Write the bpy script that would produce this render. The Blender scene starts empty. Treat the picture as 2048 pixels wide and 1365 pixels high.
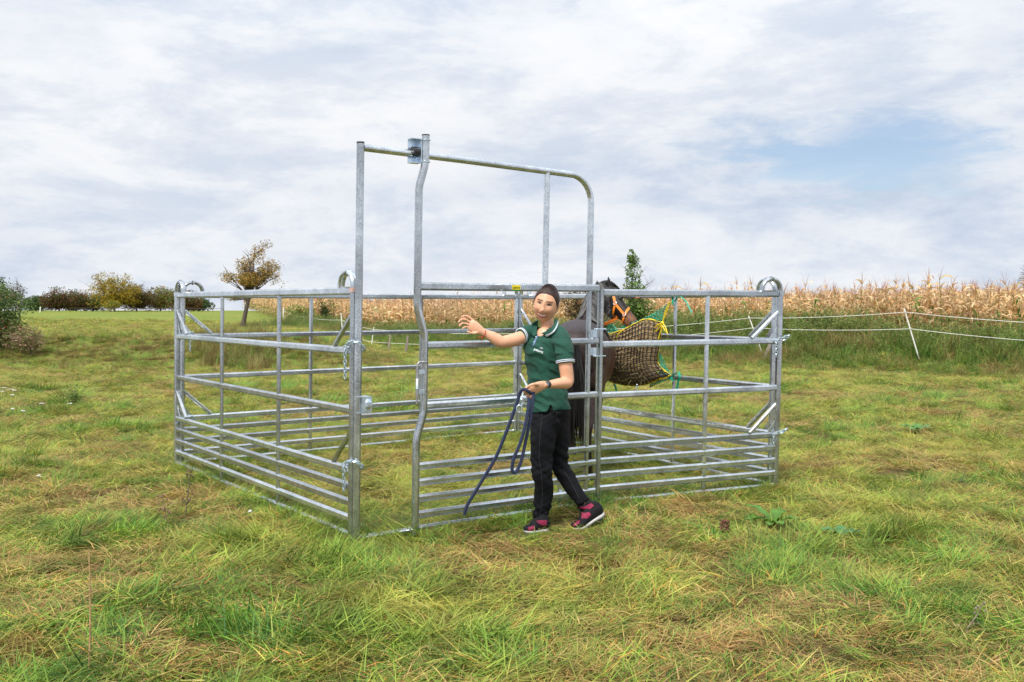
import bpy, bmesh, math, random
import numpy as np
from mathutils import Vector, Matrix, noise
random.seed(7); np.random.seed(7)
R = math.radians
V = Vector
scene = bpy.context.scene
C = scene.collection

# ------------------------------------------------------------------ camera
FPX = 1991.0
PITCH = math.atan(72.5 / FPX)
CAMZ = 1.6
cam_d = bpy.data.cameras.new('camera'); cam = bpy.data.objects.new('camera', cam_d); C.objects.link(cam)
cam_d.sensor_width = 36; cam_d.lens = 36 * FPX / 2048
cam_d.clip_end = 5000; cam_d.clip_start = .05
cam.location = (0, 0, CAMZ); cam.rotation_euler = (math.pi / 2 - PITCH, 0, 0)
scene.camera = cam

# ------------------------------------------------------------------ light
SUN_EL, SUN_AZ = R(54), R(-155)      # azimuth from +Y clockwise
sd = bpy.data.lights.new('sun', 'SUN'); sun = bpy.data.objects.new('sun', sd); C.objects.link(sun)
sd.energy = 4.3; sd.angle = R(16); sd.color = (1, .95, .87)
sdir = V((math.sin(SUN_AZ) * math.cos(SUN_EL), math.cos(SUN_AZ) * math.cos(SUN_EL), math.sin(SUN_EL)))
sun.rotation_euler = sdir.to_track_quat('Z', 'Y').to_euler(); sun.location = sdir * 50
scene.view_settings.view_transform = 'Standard'; scene.view_settings.look = 'None'
scene.view_settings.exposure = 0.0; scene.view_settings.gamma = 1

def world():
    w = bpy.data.worlds.new('World'); scene.world = w; w.use_nodes = True
    nt = w.node_tree; n = nt.nodes; l = nt.links; n.clear()
    out = n.new('ShaderNodeOutputWorld'); bg = n.new('ShaderNodeBackground'); l.new(bg.outputs[0], out.inputs[0])
    sky = n.new('ShaderNodeTexSky'); sky.sky_type = 'NISHITA'; sky.sun_disc = False
    sky.sun_elevation = SUN_EL; sky.sun_rotation = SUN_AZ; sky.air_density = 1.0; sky.dust_density = .6
    tc = n.new('ShaderNodeTexCoord')
    def mapn(sc, rot=(0, 0, 0), loc=(0, 0, 0)):
        m = n.new('ShaderNodeMapping'); m.inputs['Scale'].default_value = sc
        m.inputs['Rotation'].default_value = rot; m.inputs['Location'].default_value = loc
        l.new(tc.outputs['Generated'], m.inputs[0]); return m
    def nz(m, scale, det, rough, dist):
        t = n.new('ShaderNodeTexNoise'); t.inputs['Scale'].default_value = scale; t.inputs['Detail'].default_value = det
        t.inputs['Roughness'].default_value = rough; t.inputs['Distortion'].default_value = dist
        l.new(m.outputs[0], t.inputs[0]); return t
    def ramp(src, stops):
        r = n.new('ShaderNodeValToRGB'); e = r.color_ramp.elements
        while len(e) < len(stops): e.new(.5)
        for k, (p, c) in enumerate(stops):
            e[k].position = p; e[k].color = (c if len(c) == 4 else (*c, 1)) if hasattr(c, '__len__') else (c, c, c, 1)
        l.new(src, r.inputs[0]); return r
    m1 = mapn((1, 1, 2.5), (0, R(16), 0), (3.1, .4, .2))
    n1 = nz(m1, 2.6, 12, .6, .1)
    c1 = ramp(n1.outputs[0], [(.34, (.52, .61, .77)), (.45, (.64, .71, .83)), (.52, (.78, .83, .90)), (.64, (.93, .94, .97))])
    m2 = mapn((1, 1, 2.9), (0, R(-18), 0), (7.7, 2.4, 1.2))
    n2 = nz(m2, 5.5, 12, .66, .2)
    c2 = ramp(n2.outputs[0], [(.38, (.55, .64, .79)), (.47, (.72, .78, .88)), (.53, (.88, .91, .95)), (.62, (.98, .98, .99))])
    mx = n.new('ShaderNodeMix'); mx.data_type = 'RGBA'; mx.inputs[0].default_value = .55
    l.new(c1.outputs[0], mx.inputs[6]); l.new(c2.outputs[0], mx.inputs[7])
    # the gap of blue sky on the right
    sc = n.new('ShaderNodeMixRGB'); sc.blend_type = 'MULTIPLY'; sc.inputs[0].default_value = 1
    sc.inputs[2].default_value = (.115, .115, .122, 1)
    l.new(sky.outputs[0], sc.inputs[1])
    dv = V(((1700 - 1024) / FPX, 1, (610 - 310) / FPX)).normalized()
    sub = n.new('ShaderNodeVectorMath'); sub.operation = 'SUBTRACT'; sub.inputs[1].default_value = dv
    l.new(tc.outputs['Generated'], sub.inputs[0])
    mul = n.new('ShaderNodeVectorMath'); mul.operation = 'MULTIPLY'; mul.inputs[1].default_value = (5.5, 5.5, 17.0)
    l.new(sub.outputs[0], mul.inputs[0])
    ln = n.new('ShaderNodeVectorMath'); ln.operation = 'LENGTH'; l.new(mul.outputs[0], ln.inputs[0])
    n3 = nz(mapn((1, 1, 4.5), (0, R(-8), 0), (1, 5, 2)), 7.5, 10, .62, .6)
    ad = n.new('ShaderNodeMath'); ad.operation = 'MULTIPLY_ADD'; ad.inputs[1].default_value = 2.6
    l.new(n3.outputs[0], ad.inputs[0]); l.new(ln.outputs['Value'], ad.inputs[2])
    rb = ramp(ad.outputs[0], [(.0, 0.0), (1.0, 0.0)])
    mr = n.new('ShaderNodeMapRange'); mr.interpolation_type = 'SMOOTHSTEP'
    mr.inputs[1].default_value = 2.15; mr.inputs[2].default_value = 1.35; mr.inputs[3].default_value = 0; mr.inputs[4].default_value = .8
    l.new(ad.outputs[0], mr.inputs[0]); n.remove(rb)
    fin = n.new('ShaderNodeMix'); fin.data_type = 'RGBA'
    l.new(mr.outputs[0], fin.inputs[0]); l.new(mx.outputs[2], fin.inputs[6]); l.new(sc.outputs[0], fin.inputs[7])
    # an overcast sky is brighter overhead than near the horizon
    sx = n.new('ShaderNodeSeparateXYZ'); l.new(tc.outputs['Generated'], sx.inputs[0])
    gr = n.new('ShaderNodeMapRange'); gr.interpolation_type = 'SMOOTHSTEP'; gr.inputs[1].default_value = .15; gr.inputs[2].default_value = 1; gr.inputs[3].default_value = 1; gr.inputs[4].default_value = 1.9
    l.new(sx.outputs[2], gr.inputs[0]); l.new(gr.outputs[0], bg.inputs[1])
    l.new(fin.outputs[2], bg.inputs[0])
world()

# ------------------------------------------------------------------ helpers
def P(x, y, d):
    """world point seen at photograph position x, y at distance d along +Y"""
    u = (x - 1024) / FPX; v = (682.5 - y) / FPX
    s, c = math.sin(PITCH), math.cos(PITCH)
    D = V((u, c + v * s, -s + v * c))
    return V((0, 0, CAMZ)) + D * (d / D.y)
def G(x, y, z=0.0):
    u = (x - 1024) / FPX; v = (682.5 - y) / FPX
    s, c = math.sin(PITCH), math.cos(PITCH)
    D = V((u, c + v * s, -s + v * c))
    return V((0, 0, CAMZ)) + D * ((z - CAMZ) / D.z)

LEAN = .017
class MB:
    def __init__(s): s.v = []; s.f = []; s.c = []; s.m = []
    def add(s, vs, fs, col=None, mi=0):
        b = len(s.v); s.v += [tuple(p) for p in vs]; s.f += [tuple(i + b for i in f) for f in fs]
        s.m += [mi] * len(fs)
        s.c += [col or (1, 1, 1)] * len(vs)
    def box(s, c, sx, sy, sz, rot=None, col=None, mi=0):
        M = rot or Matrix.Identity(3); c = V(c)
        vs = [c + M @ V((i * sx / 2, j * sy / 2, k * sz / 2)) for i in (-1, 1) for j in (-1, 1) for k in (-1, 1)]
        s.add(vs, [(0, 1, 3, 2), (4, 6, 7, 5), (0, 4, 5, 1), (2, 3, 7, 6), (0, 2, 6, 4), (1, 5, 7, 3)], col, mi)
    def sweep(s, path, prof, side=None, scales=None, col=None, caps=True, mi=0):
        """prof: list of (a,b): a along side, b along the other normal"""
        path = [V(p) for p in path]; n = len(path); k = len(prof); vs = []
        last = None
        for i, p in enumerate(path):
            t = (path[min(i + 1, n - 1)] - path[max(i - 1, 0)]).normalized()
            if side is not None: sd = V(side)
            elif last is not None: sd = last
            else: sd = V((0, 0, 1)) if abs(t.z) < .9 else V((1, 0, 0))
            sd = (sd - t * sd.dot(t))
            sd = sd.normalized() if sd.length > 1e-6 else t.orthogonal().normalized()
            last = sd; b = t.cross(sd); q = scales[i] if scales else 1
            vs += [p + sd * (a * q) + b * (c * q) for a, c in prof]
        fs = []
        for i in range(n - 1):
            for j in range(k):
                fs.append((i * k + j, i * k + (j + 1) % k, (i + 1) * k + (j + 1) % k, (i + 1) * k + j))
        if caps: fs.append(tuple(range(k))[::-1]); fs.append(tuple((n - 1) * k + j for j in range(k)))
        s.add(vs, fs, col, mi)
    def tube(s, path, r, n=8, scales=None, col=None, mi=0):
        s.sweep(path, [(r * math.cos(2 * math.pi * j / n), r * math.sin(2 * math.pi * j / n)) for j in range(n)], None, scales, col, True, mi)
    def ball(s, c, rx, ry, rz, n=12, m=8, rot=None, col=None, mi=0):
        M = rot or Matrix.Identity(3); c = V(c); vs = [c + M @ V((0, 0, rz))]
        for i in range(1, m):
            a = math.pi * i / m
            for j in range(n):
                b = 2 * math.pi * j / n
                vs.append(c + M @ V((rx * math.sin(a) * math.cos(b), ry * math.sin(a) * math.sin(b), rz * math.cos(a))))
        vs.append(c + M @ V((0, 0, -rz))); fs = []
        for j in range(n): fs.append((0, 1 + j, 1 + (j + 1) % n))
        for i in range(m - 2):
            for j in range(n):
                fs.append((1 + i * n + j, 1 + (i + 1) * n + j, 1 + (i + 1) * n + (j + 1) % n, 1 + i * n + (j + 1) % n))
        L = len(vs) - 1
        for j in range(n): fs.append((L, 1 + (m - 2) * n + (j + 1) % n, 1 + (m - 2) * n + j))
        s.add(vs, fs, col, mi)
    def build(s, name, mats, parent=None, smooth=30, lean=False, color=False):
        me = bpy.data.meshes.new(name)
        vs = [(x + LEAN * z, y, z) for x, y, z in s.v] if lean else s.v
        o = bpy.data.objects.new(name, me)
        if parent is not None:
            L = parent.get('_o', None); off = V(parent.matrix_basis.translation) if parent.type == 'EMPTY' else V((0, 0, 0))
            if parent.type != 'EMPTY' and parent.parent is not None: off = V(parent.parent.matrix_basis.translation)
            vs = [(x - off.x, y - off.y, z - off.z) for x, y, z in vs]
            o.parent = parent
        me.from_pydata(vs, [], s.f)
        if not isinstance(mats, (list, tuple)): mats = [mats]
        for m in mats: me.materials.append(m)
        if len(mats) > 1: me.polygons.foreach_set('material_index', s.m)
        if color:
            ca = me.color_attributes.new('Col', 'FLOAT_COLOR', 'POINT')
            a = np.ones((len(s.v), 4), np.float32); a[:, :3] = np.array(s.c, np.float32); ca.data.foreach_set('color', a.ravel())
        if smooth:
            me.polygons.foreach_set('use_smooth', [True] * len(me.polygons))
            me.set_sharp_from_angle(angle=R(smooth))
        me.validate(); me.update()
        C.objects.link(o); return o
def empty(name, loc, label, cat, group=None):
    o = bpy.data.objects.new(name, None); o.location = loc; o.empty_display_size = .1; C.objects.link(o)
    tag(o, label, cat, group); return o
def tag(o, label=None, cat=None, group=None, kind=None):
    if label: o['label'] = label
    if cat: o['category'] = cat
    if group: o['group'] = group
    if kind: o['kind'] = kind
    return o
def lift(me_obj):
    dg = bpy.context.evaluated_depsgraph_get()
    return bpy.data.meshes.new_from_object(me_obj.evaluated_get(dg))

# ------------------------------------------------------------------ materials
def mat(name, col, rough=.5, metal=0, var=.0, vscale=20, bump=0, bscale=60, col2=None, attr=False, spec=.5, transl=0, stretch=None, vdet=4, sheen=0):
    m = bpy.data.materials.new(name); m.use_nodes = True; nt = m.node_tree; n = nt.nodes; l = nt.links
    b = n['Principled BSDF']; b.inputs['Roughness'].default_value = rough; b.inputs['Metallic'].default_value = metal
    b.inputs['Specular IOR Level'].default_value = spec
    if sheen: b.inputs['Sheen Weight'].default_value = sheen; b.inputs['Sheen Roughness'].default_value = .5
    b.inputs['Base Color'].default_value = (*col, 1)
    tc = n.new('ShaderNodeTexCoord'); vec = tc.outputs['Object']
    if stretch:
        mp = n.new('ShaderNodeMapping'); mp.inputs['Scale'].default_value = stretch; l.new(vec, mp.inputs[0]); vec = mp.outputs[0]
    src = None
    if attr:
        a = n.new('ShaderNodeAttribute'); a.attribute_name = 'Col'; src = a.outputs['Color']
    if var or col2:
        t = n.new('ShaderNodeTexNoise'); t.inputs['Scale'].default_value = vscale; t.inputs['Detail'].default_value = vdet; l.new(vec, t.inputs[0])
        if col2:
            r = n.new('ShaderNodeValToRGB'); r.color_ramp.elements[0].position = .38; r.color_ramp.elements[1].position = .62
            r.color_ramp.elements[0].color = (*col, 1); r.color_ramp.elements[1].color = (*col2, 1)
            l.new(t.outputs[0], r.inputs[0]); src = r.outputs[0]
        else:
            h = n.new('ShaderNodeHueSaturation'); mr = n.new('ShaderNodeMapRange')
            mr.inputs[1].default_value = .3; mr.inputs[2].default_value = .7
            mr.inputs[3].default_value = 1 - var; mr.inputs[4].default_value = 1 + var
            l.new(t.outputs[0], mr.inputs[0]); l.new(mr.outputs[0], h.inputs['Value'])
            if src: l.new(src, h.inputs['Color'])
            else: h.inputs['Color'].default_value = (*col, 1)
            src = h.outputs[0]
    if src: l.new(src, b.inputs['Base Color'])
    if bump:
        t2 = n.new('ShaderNodeTexNoise'); t2.inputs['Scale'].default_value = bscale; t2.inputs['Detail'].default_value = 5; l.new(vec, t2.inputs[0])
        bp = n.new('ShaderNodeBump'); bp.inputs['Strength'].default_value = bump; bp.inputs['Distance'].default_value = .01
        l.new(t2.outputs[0], bp.inputs['Height']); l.new(bp.outputs[0], b.inputs['Normal'])
    if transl:
        tr = n.new('ShaderNodeBsdfTranslucent'); ms = n.new('ShaderNodeMixShader'); ms.inputs[0].default_value = transl
        if src: l.new(src, tr.inputs[0])
        else: tr.inputs[0].default_value = (*col, 1)
        l.new(b.outputs[0], ms.inputs[1]); l.new(tr.outputs[0], ms.inputs[2]); l.new(ms.outputs[0], n['Material Output'].inputs[0])
    return m

def galv():
    m = bpy.data.materials.new('galvanised_steel'); m.use_nodes = True; nt = m.node_tree; n = nt.nodes; l = nt.links
    b = n['Principled BSDF']; b.inputs['Metallic'].default_value = .92
    tc = n.new('ShaderNodeTexCoord')
    vo = n.new('ShaderNodeTexVoronoi'); vo.inputs['Scale'].default_value = 70; l.new(tc.outputs['Object'], vo.inputs[0])
    no = n.new('ShaderNodeTexNoise'); no.inputs['Scale'].default_value = 16; no.inputs['Detail'].default_value = 8; no.inputs['Roughness'].default_value = .7
    l.new(tc.outputs['Object'], no.inputs[0])
    mp = n.new('ShaderNodeMapping'); mp.inputs['Rotation'].default_value = (.5, .7, .6); mp.inputs['Scale'].default_value = (70, 190, 55); l.new(tc.outputs['Object'], mp.inputs[0])
    st = n.new('ShaderNodeTexNoise'); st.inputs['Scale'].default_value = 1.4; st.inputs['Detail'].default_value = 4; l.new(mp.outputs[0], st.inputs[0])
    r = n.new('ShaderNodeValToRGB'); r.color_ramp.elements[0].position = .3; r.color_ramp.elements[1].position = .7
    r.color_ramp.elements[0].color = (.32, .36, .39, 1); r.color_ramp.elements[1].color = (.88, .91, .93, 1)
    a = n.new('ShaderNodeMath'); a.operation = 'MULTIPLY_ADD'; a.inputs[1].default_value = .55
    l.new(st.outputs[0], a.inputs[0])
    a2 = n.new('ShaderNodeMath'); a2.operation = 'MULTIPLY'; a2.inputs[1].default_value = .45
    l.new(no.outputs[0], a2.inputs[0]); l.new(a2.outputs[0], a.inputs[2]); l.new(a.outputs[0], r.inputs[0])
    oi = n.new('ShaderNodeObjectInfo'); mo = n.new('ShaderNodeMapRange'); mo.inputs[3].default_value = .78; mo.inputs[4].default_value = 1.15; l.new(oi.outputs['Random'], mo.inputs[0])
    big = n.new('ShaderNodeTexNoise'); big.inputs['Scale'].default_value = 2.6; big.inputs['Detail'].default_value = 6; l.new(tc.outputs['Object'], big.inputs[0])
    mb_ = n.new('ShaderNodeMapRange'); mb_.inputs[1].default_value = .35; mb_.inputs[2].default_value = .65; mb_.inputs[3].default_value = .72; mb_.inputs[4].default_value = 1.12; l.new(big.outputs[0], mb_.inputs[0])
    mm_ = n.new('ShaderNodeMath'); mm_.operation = 'MULTIPLY'; l.new(mo.outputs[0], mm_.inputs[0]); l.new(mb_.outputs[0], mm_.inputs[1])
    hs = n.new('ShaderNodeHueSaturation'); l.new(mm_.outputs[0], hs.inputs['Value']); l.new(r.outputs[0], hs.inputs['Color']); l.new(hs.outputs[0], b.inputs['Base Color'])
    mr = n.new('ShaderNodeMapRange'); mr.inputs[3].default_value = .13; mr.inputs[4].default_value = .32; l.new(no.outputs[0], mr.inputs[0]); l.new(mr.outputs[0], b.inputs['Roughness'])
    bp = n.new('ShaderNodeBump'); bp.inputs['Strength'].default_value = .12; bp.inputs['Distance'].default_value = .002
    ma = n.new('ShaderNodeMath'); ma.operation = 'MULTIPLY_ADD'; ma.inputs[1].default_value = .5
    l.new(vo.outputs['Distance'], ma.inputs[0]); l.new(st.outputs[0], ma.inputs[2])
    l.new(ma.outputs[0], bp.inputs['Height']); l.new(bp.outputs[0], b.inputs['Normal'])
    return m
STEEL = galv()
ZINC = mat('bright_zinc', (.62, .72, .82), .3, .9, var=.15, vscale=30)
DARKSTEEL = mat('worn_grey_steel', (.38, .37, .38), .5, .8, var=.25, vscale=60)
BLACK = mat('black_plastic', (.02, .02, .022), .45)
RED_PRIMER = mat('pinkish_weld_scale', (.55, .38, .34), .7, .3, var=.2, vscale=40)

# ------------------------------------------------------------------ terrain
CA, CB = V((13.9, 27.0)), V((-4.2, 42.0))
CD = (CB - CA).normalized(); CN = V((-CD.y, CD.x))
if CN.y < 0: CN = -CN
def cs(x, y): return (V((x, y)) - CA).dot(CN)       # distance behind the maize edge
def ct(x, y): return (V((x, y)) - CA).dot(CD)
def sstep(a, b, x):
    t = min(1, max(0, (x - a) / (b - a))); return t * t * (3 - 2 * t)
def hgt(x, y):
    z = .035 * noise.noise((x * .7, y * .7, 0)) * sstep(2, 5, y)
    z += .02 * noise.noise((x * 2.3, y * 2.3, 3))
    u = x / max(y, 1)
    wl = 1 - sstep(-.22, -.10, u)
    zl = .66 * sstep(25.2 + .4 * noise.noise((x * .3, 0, 0)), 28.6, y) * wl
    s = cs(x, y); t = ct(x, y)
    hb = .60 - .30 * sstep(0, 26, t)
    zc = hb * sstep(-6.5, -1.0, s) * (1 - sstep(30, 36, t) * wl)
    z += max(zl, zc)
    if y > 60: z += .3 * sstep(60, 100, y) * wl
    if y > 108: z -= 8 * sstep(108, 230, y) + 22 * sstep(200, 1500, y)
    if y > 20: z += .06 * noise.noise((x * .2, y * .2, 5))
    return z
def ground():
    ys = list(np.arange(-12, 2, 1.0)) + list(np.arange(2, 14, .16)) + list(np.arange(14, 50, .5)) + list(np.arange(50, 130, 3)) + [140, 160, 190, 230, 300, 420, 600, 900, 1400, 2200, 3500]
    NX = 150; vs = []; cols = []
    for y in ys:
        hw = 8 + abs(y) * (.72 if y < 140 else 1.1)
        for i in range(NX + 1):
            x = -hw + 2 * hw * i / NX
            vs.append((x, y, hgt(x, y)))
    W = NX + 1
    fs = [(j * W + i, j * W + i + 1, (j + 1) * W + i + 1, (j + 1) * W + i) for j in range(len(ys) - 1) for i in range(NX)]
    me = bpy.data.meshes.new('pasture_ground'); me.from_pydata(vs, [], fs)
    me.polygons.foreach_set('use_smooth', [True] * len(fs))
    o = bpy.data.objects.new('pasture_ground', me); C.objects.link(o); o['kind'] = 'structure'
    m = bpy.data.materials.new('pasture_soil_and_turf'); m.use_nodes = True; nt = m.node_tree; n = nt.nodes; l = nt.links
    b = n['Principled BSDF']; b.inputs['Roughness'].default_value = .95; b.inputs['Specular IOR Level'].default_value = .1
    tc = n.new('ShaderNodeTexCoord')
    def nz(s, d):
        t = n.new('ShaderNodeTexNoise'); t.inputs['Scale'].default_value = s; t.inputs['Detail'].default_value = d; t.inputs['Roughness'].default_value = .65
        l.new(tc.outputs['Object'], t.inputs[0]); return t
    a = nz(.35, 5); c = nz(4, 8); e = nz(30, 6)
    r1 = n.new('ShaderNodeValToRGB'); el = r1.color_ramp.elements
    el[0].position = .3; el[0].color = (.11, .16, .03, 1); el[1].position = .72; el[1].color = (.30, .25, .07, 1)
    q = el.new(.5); q.color = (.19, .235, .045, 1)
    mm = n.new('ShaderNodeMath'); mm.operation = 'MULTIPLY_ADD'; mm.inputs[1].default_value = .5
    m2 = n.new('ShaderNodeMath'); m2.operation = 'MULTIPLY'; m2.inputs[1].default_value = .5
    l.new(c.outputs[0], m2.inputs[0]); l.new(a.outputs[0], mm.inputs[0]); l.new(m2.outputs[0], mm.inputs[2]); l.new(mm.outputs[0], r1.inputs[0])
    h = n.new('ShaderNodeHueSaturation'); mr = n.new('ShaderNodeMapRange'); mr.inputs[1].default_value = .3; mr.inputs[2].default_value = .7
    mr.inputs[3].default_value = .55; mr.inputs[4].default_value = 1.3; l.new(e.outputs[0], mr.inputs[0]); l.new(mr.outputs[0], h.inputs['Value'])
    # matted thatch and bare soil in the long grass near the pen, close turf farther out
    sp = n.new('ShaderNodeSeparateXYZ'); l.new(tc.outputs['Object'], sp.inputs[0])
    my = n.new('ShaderNodeMapRange'); my.interpolation_type = 'SMOOTHSTEP'; my.inputs[1].default_value = 13; my.inputs[2].default_value = 34; l.new(sp.outputs[1], my.inputs[0])
    r2 = n.new('ShaderNodeValToRGB'); r2.color_ramp.elements[0].color = (.05, .055, .018, 1); r2.color_ramp.elements[1].color = (.20, .13, .055, 1)
    r2.color_ramp.elements[0].position = .35; r2.color_ramp.elements[1].position = .65; l.new(c.outputs[0], r2.inputs[0])
    mz = n.new('ShaderNodeMix'); mz.data_type = 'RGBA'; l.new(my.outputs[0], mz.inputs[0]); l.new(r2.outputs[0], mz.inputs[6]); l.new(r1.outputs[0], mz.inputs[7])
    l.new(mz.outputs[2], h.inputs['Color']); l.new(h.outputs[0], b.inputs['Base Color'])
    bp = n.new('ShaderNodeBump'); bp.inputs['Strength'].default_value = .8; bp.inputs['Distance'].default_value = .05
    l.new(e.outputs[0], bp.inputs['Height']); l.new(bp.outputs[0], b.inputs['Normal'])
    me.materials.append(m)
ground()

# ------------------------------------------------------------------ foliage tools
def foliage_mat(name, transl=.3, rough=.55, patch=None, var=.25, vs=.6):
    """colour from the Col attribute; patch = (tint colour, scale, low, high) world-noise tint of the plants themselves"""
    m = bpy.data.materials.new(name); m.use_nodes = True; nt = m.node_tree; n = nt.nodes; l = nt.links
    b = n['Principled BSDF']; b.inputs['Roughness'].default_value = rough; b.inputs['Specular IOR Level'].default_value = .25
    a = n.new('ShaderNodeAttribute'); a.attribute_name = 'Col'; src = a.outputs['Color']
    ge = n.new('ShaderNodeNewGeometry')
    if patch:
        for (col, sc, lo, hi, amt, off) in patch:
            mp = n.new('ShaderNodeMapping'); mp.inputs['Location'].default_value = (off, off, 0); l.new(ge.outputs['Position'], mp.inputs[0])
            t = n.new('ShaderNodeTexNoise'); t.inputs['Scale'].default_value = sc; t.inputs['Detail'].default_value = 4; l.new(mp.outputs[0], t.inputs[0])
            mr = n.new('ShaderNodeMapRange'); mr.inputs[1].default_value = lo; mr.inputs[2].default_value = hi; mr.inputs[3].default_value = 0; mr.inputs[4].default_value = amt
            l.new(t.outputs[0], mr.inputs[0])
            mx = n.new('ShaderNodeMix'); mx.data_type = 'RGBA'; l.new(mr.outputs[0], mx.inputs[0]); l.new(src, mx.inputs[6]); mx.inputs[7].default_value = (*col, 1)
            src = mx.outputs[2]
    t = n.new('ShaderNodeTexNoise'); t.inputs['Scale'].default_value = vs; t.inputs['Detail'].default_value = 3; l.new(ge.outputs['Position'], t.inputs[0])
    mr = n.new('ShaderNodeMapRange'); mr.inputs[1].default_value = .3; mr.inputs[2].default_value = .7; mr.inputs[3].default_value = 1 - var; mr.inputs[4].default_value = 1 + var
    l.new(t.outputs[0], mr.inputs[0]); h = n.new('ShaderNodeHueSaturation'); l.new(mr.outputs[0], h.inputs['Value']); l.new(src, h.inputs['Color'])
    l.new(h.outputs[0], b.inputs['Base Color'])
    tr = n.new('ShaderNodeBsdfTranslucent'); l.new(h.outputs[0], tr.inputs[0]); ms = n.new('ShaderNodeMixShader'); ms.inputs[0].default_value = transl
    l.new(b.outputs[0], ms.inputs[1]); l.new(tr.outputs[0], ms.inputs[2]); l.new(ms.outputs[0], n['Material Output'].inputs[0])
    return m
GRASS = foliage_mat('grass_blades', .3, .5, [((.44, .25, .09), 1.9, .54, .72, .5, 0), ((.44, .43, .08), .5, .42, .68, .46, 40), ((.07, .19, .025), 2.3, .55, .72, .5, 90)], .32, 2.6)
LEAFM = foliage_mat('leaves', .3, .5, None, .3, 2.0)
MAIZE = foliage_mat('maize_leaves', .35, .6, None, .2, .4)
BARK = mat('bark', (.09, .07, .055), .9, var=.4, vscale=12, bump=.6, bscale=30)

def mesh_np(name, verts, faces, cols, material, link=True):
    me = bpy.data.meshes.new(name); me.from_pydata([tuple(v) for v in verts], [], faces)
    ca = me.color_attributes.new('Col', 'FLOAT_COLOR', 'POINT')
    a = np.ones((len(verts), 4), np.float32); a[:, :3] = np.array(cols, np.float32); ca.data.foreach_set('color', a.ravel())
    me.materials.append(material); me.update()
    o = bpy.data.objects.new(name, me)
    if link: C.objects.link(o)
    return o

def blade(vs, fs, cs_, base, dirv, length, width, lean, droop, col, segs=3, tipcol=None):
    """ribbon starting at base, azimuth dirv, lean = initial angle from vertical, droop = added angle"""
    n0 = len(vs); az = V((math.cos(dirv), math.sin(dirv), 0)); sd = V((-az.y, az.x, 0))
    tw = random.uniform(-.6, .6); sd = (sd * math.cos(tw) + V((0, 0, 1)) * math.sin(tw))
    p = V(base); a = lean; L = length / segs
    for i in range(segs + 1):
        w = width * (1 - (i / segs) ** 1.7) * .5
        f = i / segs; cc = tuple(c * (1 - f) + d * f for c, d in zip(col, tipcol or col))
        if i == segs: vs.append(tuple(p)); cs_.append(cc)
        else:
            vs.append(tuple(p - sd * w)); vs.append(tuple(p + sd * w)); cs_ += [cc, cc]
        a += droop / segs
        p = p + (az * math.sin(a) + V((0, 0, 1)) * math.cos(a)) * L
        if p.z < .004 and lean > .9: p.z = .004 + random.random() * .012
    for i in range(segs - 1): fs.append((n0 + 2 * i, n0 + 2 * i + 1, n0 + 2 * i + 3, n0 + 2 * i + 2))
    fs.append((n0 + 2 * segs - 2, n0 + 2 * segs - 1, n0 + 2 * segs))

GC = [((.055, .14, .018), 22), ((.14, .27, .03), 28), ((.28, .38, .05), 22), ((.48, .44, .10), 11), ((.56, .38, .15), 8), ((.55, .25, .05), 6), ((.20, .10, .045), 9)]
STRAW = [((.52, .36, .15), 26), ((.42, .25, .09), 30), ((.28, .15, .06), 24), ((.42, .38, .10), 18), ((.16, .27, .04), 20)]
GREEN = [((.045, .14, .025), 32), ((.10, .25, .035), 36), ((.22, .38, .05), 26), ((.45, .42, .10), 8)]
def pick(pal):
    c = random.choices([p[0] for p in pal], [p[1] for p in pal])[0]; k = random.uniform(.75, 1.25)
    return tuple(min(1, v * k) for v in c)
def mat_clump(name, n, rad, L, pal, spread, lean=(1.0, 1.5), w=(.003, .006), hz=.03):
    vs, fs, c = [], [], []
    for i in range(n):
        r = rad * math.sqrt(random.random()); t = random.random() * 6.283
        b = (r * math.cos(t) - L * .3, r * math.sin(t), random.random() * hz)
        blade(vs, fs, c, b, random.gauss(0, spread), L * random.uniform(.45, 1.15), random.uniform(*w), random.uniform(*lean), random.uniform(.05, .7), pick(pal), 3, pick(pal) if random.random() < .3 else None)
    return mesh_np(name, vs, fs, c, GRASS, False)
def tuft_clump(name, n, rad, L, pal, lean=(.05, .7), w=(.003, .006), droop=(.2, 1.3)):
    vs, fs, c = [], [], []
    for i in range(n):
        r = rad * random.random(); t = random.random() * 6.283
        blade(vs, fs, c, (r * math.cos(t), r * math.sin(t), 0), t + random.gauss(0, .6), L * random.uniform(.45, 1.1), random.uniform(*w), random.uniform(*lean), random.uniform(*droop), pick(pal), 4)
    return mesh_np(name, vs, fs, c, GRASS, False)

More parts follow.
